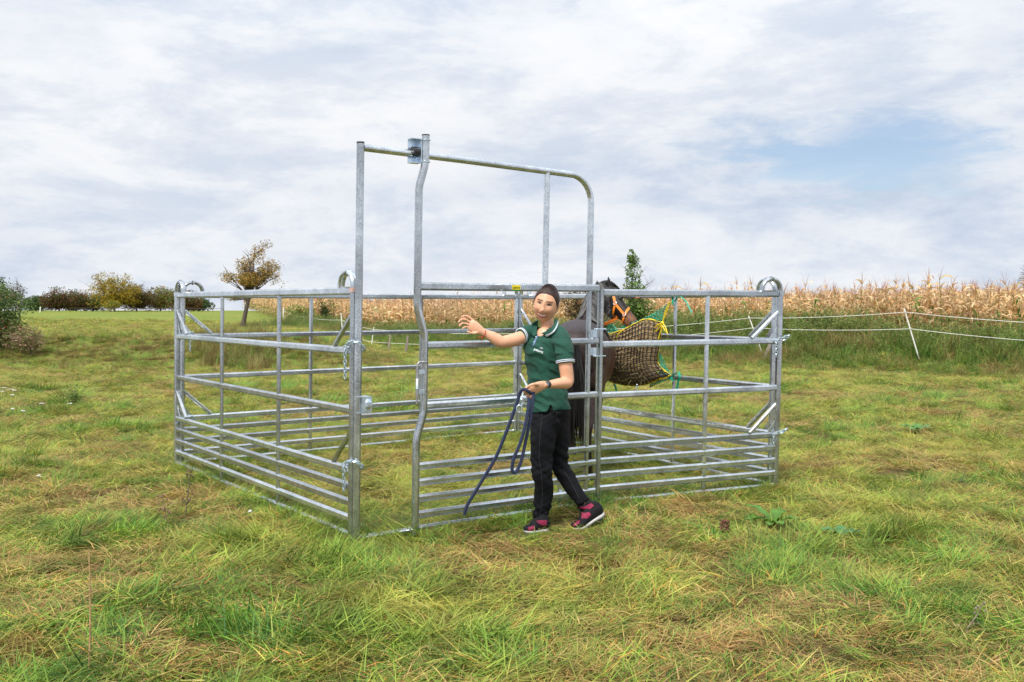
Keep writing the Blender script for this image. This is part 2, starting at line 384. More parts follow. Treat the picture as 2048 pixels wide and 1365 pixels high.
def scatter(name, pts, rots, scs, idx, coll_objs, label, cat='grass', kind='stuff'):
    col = bpy.data.collections.new(name + '_sources')
    for o in coll_objs: col.objects.link(o)
    me = bpy.data.meshes.new(name); me.from_pydata([tuple(p) for p in pts], [], [])
    for nm, ty, arr in (('rot', 'FLOAT_VECTOR', np.array(rots, np.float32).ravel()), ('scl', 'FLOAT_VECTOR', np.array(scs, np.float32).ravel())):
        me.attributes.new(nm, ty, 'POINT').data.foreach_set('vector', arr)
    me.attributes.new('idx', 'INT', 'POINT').data.foreach_set('value', np.array(idx, np.int32))
    o = bpy.data.objects.new(name, me); C.objects.link(o)
    ng = bpy.data.node_groups.new(name + '_nodes', 'GeometryNodeTree')
    ng.interface.new_socket('Geometry', in_out='INPUT', socket_type='NodeSocketGeometry')
    ng.interface.new_socket('Geometry', in_out='OUTPUT', socket_type='NodeSocketGeometry')
    n = ng.nodes; l = ng.links
    gi = n.new('NodeGroupInput'); go = n.new('NodeGroupOutput'); ip = n.new('GeometryNodeInstanceOnPoints')
    ci = n.new('GeometryNodeCollectionInfo'); ci.inputs['Collection'].default_value = col; ci.inputs['Separate Children'].default_value = True; ci.inputs['Reset Children'].default_value = True
    def at(nm, ty):
        a = n.new('GeometryNodeInputNamedAttribute'); a.data_type = ty; a.inputs['Name'].default_value = nm; return a.outputs[0]
    l.new(gi.outputs[0], ip.inputs['Points']); l.new(ci.outputs[0], ip.inputs['Instance']); ip.inputs['Pick Instance'].default_value = True
    l.new(at('idx', 'INT'), ip.inputs['Instance Index']); l.new(at('rot', 'FLOAT_VECTOR'), ip.inputs['Rotation']); l.new(at('scl', 'FLOAT_VECTOR'), ip.inputs['Scale'])
    l.new(ip.outputs[0], go.inputs[0])
    md = o.modifiers.new('scatter', 'NODES'); md.node_group = ng
    tag(o, label, cat, None, kind); return o

def grass():
    # collection children are picked in name order: keep names sorted
    src = []
    for k in range(3): src.append(mat_clump('grass_source_a%d' % k, 170, .22, .19, GC, 1.0, (.9, 1.52), (.004, .008)))
    for k in range(3): src.append(mat_clump('grass_source_b%d' % k, 150, .2, .17, STRAW, 1.4, (1.0, 1.55), (.0035, .007)))
    for k in range(3): src.append(tuft_clump('grass_source_c%d' % k, 75, .10, .15, GREEN + GC[2:4], (.2, 1.2), (.004, .008)))
    for k in range(2): src.append(tuft_clump('grass_source_d%d' % k, 70, .14, .08, GC, (.1, 1.1), (.005, .009)))
    for k in range(2): src.append(mat_clump('grass_source_e%d' % k, 130, .20, .26, GREEN + GC[1:3], .8, (.6, 1.4), (.005, .010)))
    pts, rots, scs, idx = [], [], [], []
    def put(x, y, k, s, tilt=.1, az=None):
        z = hgt(x, y) - .008
        flow = noise.noise((x * 1.9, y * 1.9, 9)) * 6 + noise.noise((x * .5, y * .5, 2)) * 4
        a = flow + random.gauss(0, 1.0) if az is None else az
        pts.append((x, y, z)); rots.append((random.gauss(0, tilt), random.gauss(0, tilt) - .04, a)); q = s * random.uniform(.75, 1.25)
        scs.append((q, q, q * random.uniform(.8, 1.2))); idx.append(k)
    def zone(y0, y1, dens, s, lo=.62, pad=1.5):
        n = 0; A = (y1 - y0) * ((y0 + y1) / 2 * lo * 2 + 2 * pad); N = int(A * dens)
        for _ in range(N):
            # choose y weighted by width
            while True:
                y = random.uniform(y0, y1)
                if random.random() < (y * lo + pad) / (y1 * lo + pad): break
            x = random.uniform(-1, 1) * (y * lo + pad)
            if cs(x, y) > 0.5: continue
            if y > 60 and cs(x, y) > -1: continue
            st = noise.noise((x * .55 + 20, y * .55, 1)) + .5 * noise.noise((x * 1.7, y * 1.7, 7))
            q = random.random()
            tall = noise.noise((x * .9, y * .9, 31))
            if st > .10: k = random.choice((3, 4, 5, 3, 4, 5, 0, 1, 9))
            elif tall > .22 and q < .3: k = random.choice((6, 7, 8, 11, 12, 11))
            elif tall < -.25 and q < .35: k = random.choice((3, 9, 10))
            elif q < .62: k = random.choice((0, 1, 2))
            elif q < .74: k = random.choice((9, 10))
            elif q < .80: k = random.choice((6, 7, 8))
            elif q < .92: k = random.choice((3, 4, 5))
            else: k = random.choice((11, 12))
            if y > 20 and k in (6, 7, 8, 11, 12): k = random.choice((0, 1, 2, 9, 10))
            if 24.6 < y < 29 and x < -.16 * y and random.random() < .75: k = random.choice((3, 4, 5, 3, 11))
            ss = s * (.62 if k in (6, 7, 8, 11, 12) and 7 < y < 14 and abs(x) < 4 else 1)
            fd_ = min(math.hypot(x - .17, y - 6.98), math.hypot(x - .42, y - 7.08))
            if fd_ < .38: k = random.choice((0, 1, 3, 9, 10)); ss = .42 + .5 * fd_
            put(x, y, k, ss)
    zone(3.2, 8, 84, .82); zone(8, 14, 56, .82); zone(14, 24, 22, .95); zone(24, 50, 9.0, 1.15); zone(50, 112, 3.4, 1.8, .6)
    for (ax_, ay_, bx_, by_, n_) in ((703, 1084, 353, 936, 230), (712, 1087, 1193, 1017, 230), (1193, 1017, 1550, 982, 170), (353, 934, 1037, 869, 200), (1037, 869, 1550, 980, 200)):
        a_, b_ = G(ax_, ay_), G(bx_, by_)
        for _ in range(n_):
            p = a_.lerp(b_, random.random() if ax_ != 712 else random.uniform(.28, 1)); put(p.x + random.gauss(0, .03), p.y + random.gauss(-.03, .07), random.choice((0, 1, 2, 3, 4, 9, 10, 11, 12)), random.uniform(.35, .62), .2)
    for _ in range(16): p = G(random.uniform(1046, 1100), random.uniform(1071, 1080)); put(p.x, p.y, random.choice((6, 7, 8, 9, 10)), random.uniform(.38, .55), .2)
    for _ in range(12): p = G(random.uniform(1132, 1190), random.uniform(1066, 1074)); put(p.x, p.y, random.choice((6, 7, 9, 10)), random.uniform(.25, .4), .2)
    scatter('pasture_grass', pts, rots, scs, idx, src, 'long matted green and straw coloured grass covering the pasture')
grass()

# ------------------------------------------------------------------ pen of steel panels
def rr(w, h, ch):
    """rounded rectangle profile, w along side, h along the other normal"""
    a, b = w / 2, h / 2
    return [(a, -b + ch), (a, b - ch), (a - ch, b), (-a + ch, b), (-a, b - ch), (-a, -b + ch), (-a + ch, -b), (a - ch, -b)]
def circ(r, n=14): return [(r * math.cos(2 * math.pi * j / n), r * math.sin(2 * math.pi * j / n)) for j in range(n)]
RAILZ = [.03, .145, .255, .365, .478, .885, 1.288, 1.695]
UP = V((0, 0, 1))
def chain_mb(mb, path, link=.034, wire=.0038):
    path = [V(p) for p in path]; pts = [path[0]]; acc = 0; step = link * .72
    seg = 0; pos = path[0].copy(); out = [pos.copy()]
    for i in range(len(path) - 1):
        a, b = path[i], path[i + 1]; L = (b - a).length; t = step - acc
        while t <= L: out.append(a + (b - a) * (t / L)); t += step
        acc = L - (t - step)
    for i in range(len(out) - 1):
        c = (out[i] + out[i + 1]) / 2; d = (out[i + 1] - out[i]).normalized()
        s = d.cross(V((.3, .9, .2))).normalized(); 
        if i % 2: s = d.cross(s)
        ring = []
        for j in range(11):
            a = 2 * math.pi * j / 10; ring.append(c + d * (math.cos(a) * link * .5) + s * (math.sin(a) * link * .3))
        mb.tube(ring, wire, 5)
def gp(A, B, s):
    """point on the line A-B at s metres from A"""
    d = (B - A).normalized(); return A + d * s
def panel(name, label, A, B, fr, hoops=(1, 1), braces=(1, 1), chain=None):
    A = V((A[0], A[1], 0)); B = V((B[0], B[1], 0)); L = (B - A).length; d = (B - A).normalized(); nrm = V((d.y, -d.x, 0))
    zb = lambda s: hgt(*(A + d * s).xy) * 0 
    root = empty(name, (A + B) / 2, label, 'hurdle', 'galvanised hurdles of the horse pen')
    def Q(s, z, off=0): p = A + d * s + nrm * off; return V((p.x, p.y, z))
    for z in RAILZ:
        m = MB(); w = .05 if z < 1.6 else .056
        m.sweep([Q(.02, z), Q(L * .33, z), Q(L * .66, z), Q(L - .02, z)], rr(w, .038, .012), UP)
        m.build('rail', STEEL, root, lean=True)
    for e, s in ((0, .0), (1, L)):
        m = MB(); top = 1.722 if hoops[e] else 1.725
        path = [Q(s, .0), Q(s, top)]
        m.sweep(path, rr(.046, .05, .012), d)
        m.build('end_post', STEEL, root, lean=True)
        sg = 1 if e == 0 else -1
        if hoops[e]:
            m = MB(); pts = []
            for k in range(15):
                a = math.pi * k / 14; pts.append(Q(s + sg * (.10 - .10 * math.cos(a)), 1.712 + .108 * math.sin(a) ** .8 + .0 * k))
            m.sweep(pts, rr(.03, .052, .010), d); m.build('top_hoop', STEEL, root, lean=True, smooth=60)
            m = MB(); m.box(Q(s, 1.70), .053, .053, .03, Matrix.Rotation(math.atan2(d.y, d.x), 3, 'Z')); m.build('weld_band', RED_PRIMER if e == 1 and label.startswith('left') else STEEL, root, lean=True)
        if braces[e]:
            for z0, z1 in ((1.54, 1.315), (.74, .505)):
                m = MB(); m.sweep([Q(s + sg * .02, z0), Q(s + sg * .29, z1)], rr(.033, .03, .008), nrm.cross((Q(s + sg * .29, z1) - Q(s, z0)).normalized())); m.build('corner_brace', STEEL, root, lean=True)
                m = MB(); a, b, c = Q(s + sg * .02, z1 + .10), Q(s + sg * .02, z1), Q(s + sg * .10, z1)
                o_ = nrm * .003; m.add([a - o_, b - o_, c - o_, a + o_, b + o_, c + o_], [(0, 1, 2), (5, 4, 3), (0, 3, 4, 1), (1, 4, 5, 2), (2, 5, 3, 0)]); m.build('gusset_plate', STEEL, root, lean=True, smooth=0)
    for f in fr:
        m = MB(); m.sweep([Q(f * L, .0), Q(f * L, 1.69)], rr(.04, .025, .008), d)
        m.build('upright', STEEL, root, lean=True)
    m = MB(); m.sweep([Q(.12, .012), Q(.34, .012)], rr(.05, .012, .004), nrm); m.build('foot_plate', STEEL, root, lean=True)
    return root, Q, L
pF, pL, pR, pG, pB = G(703, 1081), G(353, 933), G(1550, 979), G(1193, 1014), G(1037, 868)
pFp = pF.copy()
left, QL, LL = panel('livestock_hurdle', 'left steel hurdle of the horse pen between the nearest corner and the far left corner', pL, pF, (1 / 3, 2 / 3))
o_ = V((.055, -.01, 0))
bl, QBL, LBL = panel('livestock_hurdle', 'back left steel hurdle of the pen, seen through the open gateway', pL + o_, pB - V((.05, 0, 0)), (1 / 3, 2 / 3), braces=(1, 0))
br, QBR, LBR = panel('livestock_hurdle', 'back right steel hurdle of the pen that the hay net hangs on', pB, pR + V((-.03, .06, 0)), (1 / 3, .69))
fr_, QFR, LFR = panel('livestock_hurdle', 'front right steel hurdle of the pen, from the gate hinge to the right corner', pG, pR, (.575,), hoops=(0, 1), braces=(0, 1))

def chains(root, Q, s, sg, z, hang=.2, far=.08):
    m = MB()
    c = Q(s, z); r = .045
    pts = []
    for k in range(17):
        a = 2 * math.pi * k / 16; p = Q(s + .03 + .075 * math.cos(a), z + .02 - .05 * (1 - math.cos(a)) * .5 * 0 + .035 * math.sin(a + .6), .055 * math.sin(a)); pts.append(p)
    chain_mb(m, pts)
    e = Q(s + sg * .06, z + .02, .035); chain_mb(m, [e, e + V((.005, 0, -hang))])
    e2 = e + V((.005, 0, -hang))
    m.build('chain', ZINC, root, lean=True)
chains(left, QL, LL, -1, 1.30, .24); chains(left, QL, LL, -1, .50, .22)
chains(bl, QBL, 0.0, 1, 1.27, .15); chains(bl, QBL, 0.0, 1, .44, .0)
chains(fr_, QFR, LFR, -1, 1.28, .16); chains(fr_, QFR, LFR, -1, .47, .12)

# tall frame over the gate
fA = G(712, 1083); fA = V((fA.x, fA.y, 0)); fB = V((pG.x, pG.y, 0)) + V((-.055, .015, 0))
fd = (fB - fA).normalized(); fn = V((fd.y, -fd.x, 0)); FL = (fB - fA).length
def F(s, z, off=0): p = fA + fd * s + fn * off; return V((p.x, p.y, z))
frame = empty('gate_frame', (fA + fB) / 2, 'tall galvanised tube frame arching over the gate of the pen', 'gate frame')
m = MB(); m.sweep([F(0, 0), F(0, 2.675)], circ(.026, 18), fd); m.build('post', STEEL, frame, lean=True)
m = MB(); m.sweep([F(0, 2.675), F(0, 2.686)], circ(.0265, 18), fd); m.build('post_cap', BLACK, frame, lean=True)
m = MB(); pts = [F(.02, 2.65), F(FL * .4, 2.632), F(FL - .34, 2.606)]
for k in range(1, 10):
    a = math.pi / 2 * k / 9; pts.append(F(FL - .255 + .21 * math.sin(a), 2.605 - .21 * (1 - math.cos(a))))
pts += [F(FL - .045, 1.95), F(FL - .045, 1.715)]
m.sweep(pts, circ(.025, 16), fn); m.build('arch_bar', STEEL, frame, lean=True, smooth=60)
m = MB(); m.sweep([F(FL * .765, 0.02), F(FL * .765, 2.61)], circ(.023, 14), fd); m.build('inner_upright', STEEL, frame, lean=True)
m = MB(); m.sweep([F(.0, .022), F(FL * .45, .03), F(FL - .02, .03)], rr(.02, .07, .006), UP); m.build('threshold_bar', STEEL, frame, lean=True)
m = MB(); m.box(F(FL * .845, .11, .02), .035, .02, .22, Matrix.Rotation(math.atan2(fd.y, fd.x), 3, 'Z')); m.build('stop_plate', STEEL, frame, lean=True)
# catch box on the post
Rz = Matrix.Rotation(math.atan2(fd.y, fd.x), 3, 'Z')
m = MB(); zc = .93
pr = [(-.04, -.05), (.035, -.05), (.05, -.015), (.02, .035), (-.04, .05)]
pth = [F(.055, zc, -.035), F(.055, zc, .045)]
m.box(F(.03, zc + .05, .0), .10, .085, .006, Rz); m.box(F(.03, zc - .055, .0), .10, .085, .006, Rz); m.box(F(.05, zc, .012), .075, .06, .10, Rz)
m.ball(F(.06, zc, .03), .036, .03, .045, 6, 5, Rz)
m.build('catch_box', ZINC, frame, lean=True, smooth=20)

# the gate
gA = G(830, 1069); gA = V((gA.x, gA.y, 0)); gB = V((pG.x, pG.y, 0)) + V((-.025, -.045, 0))
gd = (gB - gA).normalized(); gn = V((gd.y, -gd.x, 0)); GL = (gB - gA).length
def T(s, z, off=0): p = gA + gd * s + gn * off; return V((p.x, p.y, z))
gate = empty('pen_gate', (gA + gB) / 2, 'galvanised gate with bent front post and eight rails behind the woman', 'gate')
GZ = [.035, .137, .25, .362, .475, .897, 1.318, 1.728]
bend = [(0.0, 0.0), (0, .35), (0, .64), (.008, .70), (.05, .83), (.055, .87), (.055, 1.0), (.055, 1.35), (.05, 1.40), (.0, 1.56), (-.006, 1.62), (-.006, 2.2), (-.006, 2.385), (.0, 2.43), (.035, 2.55), (.042, 2.60), (.042, 2.765)]
def xs_at(z):
    for (a, za), (b, zb) in zip(bend, bend[1:]):
        if za <= z <= zb: return a + (b - a) * (z - za) / (zb - za)
    return 0
for z in GZ:
    m = MB(); w = .05 if z < 1.7 else .058
    m.sweep([T(xs_at(z) + .015, z), T(GL * .5, z), T(GL - .0, z)], rr(w, .040, .013), UP); m.build('rail', STEEL, gate, lean=True)
m = MB(); m.sweep([T(a, z) for a, z in bend], circ(.027, 16), gd); m.build('bent_post', STEEL, gate, lean=True, smooth=50)
m = MB(); m.sweep([T(.042, 2.765), T(.042, 2.773)], circ(.0275, 16), gd); m.build('post_cap', BLACK, gate, lean=True)
for a, b in ((0.035, .475), (.475, .897), (.897, 1.318), (1.318, 1.728)):
    m = MB(); m.sweep([T(GL - .088, a + .02), T(GL - .088, b - .02)], rr(.042, .028, .009), gd); m.build('end_stile', STEEL, gate, lean=True)
# roller bracket clamped on the arch bar
Rg = Matrix.Rotation(math.atan2(gd.y, gd.x), 3, 'Z')
m = MB()
m.box(T(-.022, 2.66, -.07), .075, .006, .165, Rg); m.box(T(.01, 2.66, -.035), .006, .075, .165, Rg)
m.box(T(-.022, 2.742, -.04), .075, .06, .005, Rg); m.box(T(-.022, 2.578, -.04), .075, .06, .005, Rg)
m.build('roller_bracket', ZINC, gate, lean=True, smooth=0)
m = MB(); m.sweep([T(-.045, 2.655, -.035), T(.005, 2.655, -.035)], circ(.034, 14), UP); m.build('roller', BLACK, gate, lean=True)
for z in (2.735, 2.585):
    m = MB(); m.tube([T(.042 + .031 * math.cos(a), z, .031 * math.sin(a)) for a in [math.pi * (k / 10 - .5) * 1.0 + math.pi / 2 for k in range(11)]], .004, 6)
    m.tube([T(.073, z, 0), T(.073, z, -.04)], .004, 6); m.tube([T(.011, z, 0), T(.011, z, -.04)], .004, 6)
    m.build('u_bolt', ZINC, gate, lean=True)
# spring latch
lx = -.015
m = MB(); m.tube([T(.055, 1.20, .03), T(.0, 1.205, .03), T(lx + .004, 1.195, .03), T(lx, 1.17, .03), T(lx, .915, .03)], .0075, 8); m.build('latch_rod', DARKSTEEL, gate, lean=True, smooth=60)
m = MB(); m.sweep([T(lx, 1.165, .03), T(lx, 1.095, .03)], circ(.011, 10), gd); m.build('latch_sleeve', DARKSTEEL, gate, lean=True)
m = MB(); m.sweep([T(lx, 1.02, .03), T(lx, .97, .03)], circ(.012, 10), gd); m.build('latch_sleeve', DARKSTEEL, gate, lean=True)
m = MB(); m.tube([T(lx + .011 * math.cos(k * .9), 1.095 - .075 * k / 60, .03 + .011 * math.sin(k * .9)) for k in range(61)], .0022, 5); m.build('latch_spring', ZINC, gate, lean=True)
for z in (1.135, .998):
    m = MB(); m.box(T(.018, z, .02), .045, .03, .028, Rg); m.build('latch_bracket', ZINC, gate, lean=True, smooth=0)
# hinge clamps between gate and hinge post
for z in (1.375, 1.235):
    m = MB(); m.box(T(GL - .035, z, .0), .035, .03, .06, Rg); m.tube([T(GL - .06, z + (.035 if z > 1.3 else -.035), .03), T(GL + .06, z + (.035 if z > 1.3 else -.035), .035)], .005, 6)
    m.build('hinge_clamp', ZINC, gate, lean=True, smooth=0)

def text_pts(body, size):
    cu = bpy.data.curves.new('t', 'FONT'); cu.body = body; cu.size = size; cu.align_x = 'CENTER'; cu.align_y = 'CENTER'; cu.resolution_u = 3; cu.offset = size * .012
    o = bpy.data.objects.new('t', cu); C.objects.link(o); me = lift(o)
    vs = [v.co.copy() for v in me.vertices]; fs = [tuple(p.vertices) for p in me.polygons]
    bpy.data.objects.remove(o); bpy.data.meshes.remove(me); return vs, fs
YEL = mat('yellow_sticker', (.85, .66, .0), .4); GRN = mat('green_sticker_strip', (.02, .22, .03), .4); INK = mat('dark_ink', (.02, .03, .02), .5)
ss = (1025 - 838) / (1195 - 838) * GL * .965 - .0
stk = MB(); stk.box(T(ss, 1.728, .0195), .074, .003, .034, Rg); st = stk.build('brand_sticker', YEL, gate, lean=True, smooth=0)
m = MB(); m.box(T(ss, 1.7075, .0197), .074, .003, .008, Rg); m.build('sticker_strip', GRN, st, lean=True, smooth=0)
tv, tf = text_pts('patura', .025); m = MB(); m.add([T(ss + v.x, 1.727 + v.y, .0222) for v in tv], tf)
m.build('sticker_lettering', INK, st, lean=True, smooth=0)

# ------------------------------------------------------------------ maize field
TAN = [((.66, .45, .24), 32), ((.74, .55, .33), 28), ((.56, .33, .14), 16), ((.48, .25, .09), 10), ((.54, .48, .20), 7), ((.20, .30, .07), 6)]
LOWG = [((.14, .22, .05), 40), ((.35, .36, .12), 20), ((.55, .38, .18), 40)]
def maize(seed, green=0):
    random.seed(seed); vs, fs, c = [], [], []
    H = random.uniform(1.15, 1.45); lean_ = random.uniform(-.06, .06)
    # stalk
    n0 = len(vs); col = pick(TAN)
    for k in range(5):
        z = H * k / 4
        for j in range(4):
            a = j * math.pi / 2; r = .012 * (1 - .12 * k); vs.append((r * math.cos(a) + lean_ * z, r * math.sin(a), z)); c.append(col)
    for k in range(4):
        for j in range(4): fs.append((n0 + 4 * k + j, n0 + 4 * k + (j + 1) % 4, n0 + 4 * k + 4 + (j + 1) % 4, n0 + 4 * k + 4 + j))
    for k in range(13):
        z = H * (.12 + .86 * k / 12); az = (k % 2) * math.pi + random.gauss(0, .7) + seed
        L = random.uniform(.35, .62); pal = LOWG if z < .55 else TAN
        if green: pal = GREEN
        b = len(vs)
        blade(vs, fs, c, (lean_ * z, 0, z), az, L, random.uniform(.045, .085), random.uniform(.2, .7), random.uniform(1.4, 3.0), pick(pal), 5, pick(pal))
    for k in range(6):
        blade(vs, fs, c, (lean_ * H, 0, H * .97), random.random() * 6.28, random.uniform(.22, .42), .013, random.uniform(.05, .5), random.uniform(0, .8), pick([((.38, .20, .13), 1), ((.52, .31, .2), 1)]), 3)
    # cob
    if random.random() < .6:
        n0 = len(vs); z = H * .5; a = random.random() * 6.28; cc = pick(TAN)
        for k in range(4):
            for j in range(5):
                t = j * 1.2566; r = (.012, .028, .026, .006)[k]; vs.append((.03 * math.cos(a) * (1 + .6 * k) + r * math.cos(t), .03 * math.sin(a) * (1 + .6 * k) + r * math.sin(t), z + .06 * k)); c.append(cc)
        for k in range(3):
            for j in range(5): fs.append((n0 + 5 * k + j, n0 + 5 * k + (j + 1) % 5, n0 + 5 * k + 5 + (j + 1) % 5, n0 + 5 * k + 5 + j))
    return vs, fs, c
corn_src = []
for k in range(8):
    corn_src.append(mesh_np('maize_plant_source_%d' % k, *maize(k + 11, 1 if k == 7 else 0), MAIZE, False))
random.seed(21)
def corn_pt(t, s):
    p = CA + CD * t + CN * s; return p
cnt = 0; t = -7.0; places = []
for row in range(2):
    t = -5.5
    while t < 26 and len(places) < 300:
        places.append((t + random.uniform(-.05, .05), .35 + row * .7 + random.uniform(-.08, .08))); t += .21
    # second row starts at the near, right end as well
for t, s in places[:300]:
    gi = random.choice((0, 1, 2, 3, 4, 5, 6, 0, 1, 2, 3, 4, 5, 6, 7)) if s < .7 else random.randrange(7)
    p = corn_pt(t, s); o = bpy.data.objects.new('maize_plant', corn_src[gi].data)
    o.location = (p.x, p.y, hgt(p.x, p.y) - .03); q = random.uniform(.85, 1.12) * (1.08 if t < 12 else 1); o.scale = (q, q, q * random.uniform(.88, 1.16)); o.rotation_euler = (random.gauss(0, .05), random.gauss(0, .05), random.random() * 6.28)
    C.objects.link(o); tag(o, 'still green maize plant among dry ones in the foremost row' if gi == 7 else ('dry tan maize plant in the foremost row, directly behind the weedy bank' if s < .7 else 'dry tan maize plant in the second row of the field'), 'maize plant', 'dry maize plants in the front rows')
pts, rots, scs, idx = [], [], [], []
for row in range(46):
    s = .35 + .7 * row; t = -10.0 - row * .5
    tmax = 31 + row * 1.1
    while t < tmax:
        if not (row < 2 and -5.6 < t < 26.2):
            p = corn_pt(t + random.uniform(-.08, .08), s + random.uniform(-.1, .1))
            if abs(p.x) < .62 * p.y + 4:
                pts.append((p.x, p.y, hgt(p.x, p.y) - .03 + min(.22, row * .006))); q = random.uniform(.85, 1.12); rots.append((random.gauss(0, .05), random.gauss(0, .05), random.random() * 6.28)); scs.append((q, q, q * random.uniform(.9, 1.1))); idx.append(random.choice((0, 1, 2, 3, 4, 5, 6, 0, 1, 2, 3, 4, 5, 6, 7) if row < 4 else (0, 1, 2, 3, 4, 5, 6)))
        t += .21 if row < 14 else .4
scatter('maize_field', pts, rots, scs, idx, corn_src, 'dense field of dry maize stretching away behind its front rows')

# ------------------------------------------------------------------ weeds on the bank
random.seed(5)
WP = [((.08, .14, .025), 24), ((.14, .23, .04), 32), ((.24, .31, .07), 24), ((.38, .35, .13), 11), ((.30, .18, .09), 7)]
WB = [((.30, .20, .08), 28), ((.22, .12, .05), 26), ((.40, .32, .13), 16), ((.15, .20, .035), 30)]
def weed(seed, kind):
    random.seed(seed); vs, fs, c = [], [], []
    pal = WB if kind == 2 else WP
    for k in range(9 if kind else 5):
        H = random.uniform(.45, .95); az = random.random() * 6.28; ln = random.uniform(.0, .35); bx, by = random.gauss(0, .12), random.gauss(0, .12)
        blade(vs, fs, c, (bx, by, 0), az, H, .012, ln, .3, pick(pal), 4)
        if kind != 2:
            for j in range(46):
                f = random.uniform(.15, 1); L = H * f; a = ln + .3 * f * .5
                p = (bx + math.cos(az) * math.sin(a) * L, by + math.sin(az) * math.sin(a) * L, math.cos(a) * L)
                blade(vs, fs, c, p, random.random() * 6.28, random.uniform(.035, .085), random.uniform(.010, .020), random.uniform(.5, 1.4), .8, pick(pal), 2)
        else:
            for j in range(10): blade(vs, fs, c, (bx + random.gauss(0, .08), by + random.gauss(0, .08), 0), random.random() * 6.28, H * random.uniform(.6, 1.1), .01, random.uniform(0, .5), random.uniform(.2, 1.4), pick(pal), 4)
    if kind == 0:
        for j in range(60): blade(vs, fs, c, (random.gauss(0, .15), random.gauss(0, .15), 0), random.random() * 6.28, random.uniform(.3, .7), .012, random.uniform(0, .6), random.uniform(.4, 1.6), pick(GREEN), 4)
    return vs, fs, c
wsrc = [mesh_np('bank_weed_source_%d' % k, *weed(k + 40, (0, 1, 1, 0, 2, 2)[k]), LEAFM, False) for k in range(6)]
pts, rots, scs, idx = [], [], [], []
random.seed(9)
for _ in range(5200):
    t = random.uniform(-9, 30); s = -random.random() ** .8 * 6.6 + .45
    p = corn_pt(t, s)
    if abs(p.x) > .6 * p.y + 2: continue
    f = sstep(-6.8, -1.0, s); br_ = noise.noise((t * .35, s * .5, 4))
    kk = 4 + random.randrange(2) if br_ > .22 and random.random() < .75 else random.randrange(4)
    q = (.24 + .85 * f) * random.uniform(.65, 1.25) * (1 if t < 8 else 1 - .35 * sstep(8, 20, t))
    if t < 3.8 and s > -2.4: q *= .42
    if s < -2.6 and kk in (1, 2): kk = random.choice((0, 3, 0, 3, 4))
    if kk < 4 and s < -4.5 and random.random() < .4: continue
    pts.append((p.x, p.y, hgt(p.x, p.y) - .02)); rots.append((random.gauss(0, .12), random.gauss(0, .12), random.random() * 6.28)); scs.append((q * 1.15, q * 1.15, q)); idx.append(kk)
scatter('bank_weeds', pts, rots, scs, idx, wsrc, 'overgrown bank of green weeds and brown grasses in front of the maize', 'weeds')
# brown scrub along the small terrace on the left
pts, rots, scs, idx = [], [], [], []
for _ in range(1700):
    y = random.gauss(26.9, 1.2); u = random.uniform(-.56, -.12); x = u * y
    if random.random() > .5 + .5 * (1 if -.31 < u < -.25 else 0) + .25 * (noise.noise((x * .5, y * .5, 8)) > 0): continue
    q = random.uniform(.16, .36) * (2.3 if -.315 < u < -.24 and random.random() < .7 else 1)
    pts.append((x, y, hgt(x, y) - .02)); rots.append((0, 0, random.random() * 6.28)); scs.append((q, q, q)); idx.append(4 + random.randrange(2) if random.random() < .72 else 0)
scatter('terrace_scrub', pts, rots, scs, idx, wsrc, 'brown dead stalks and rough grass along the low terrace left of the pen', 'weeds')

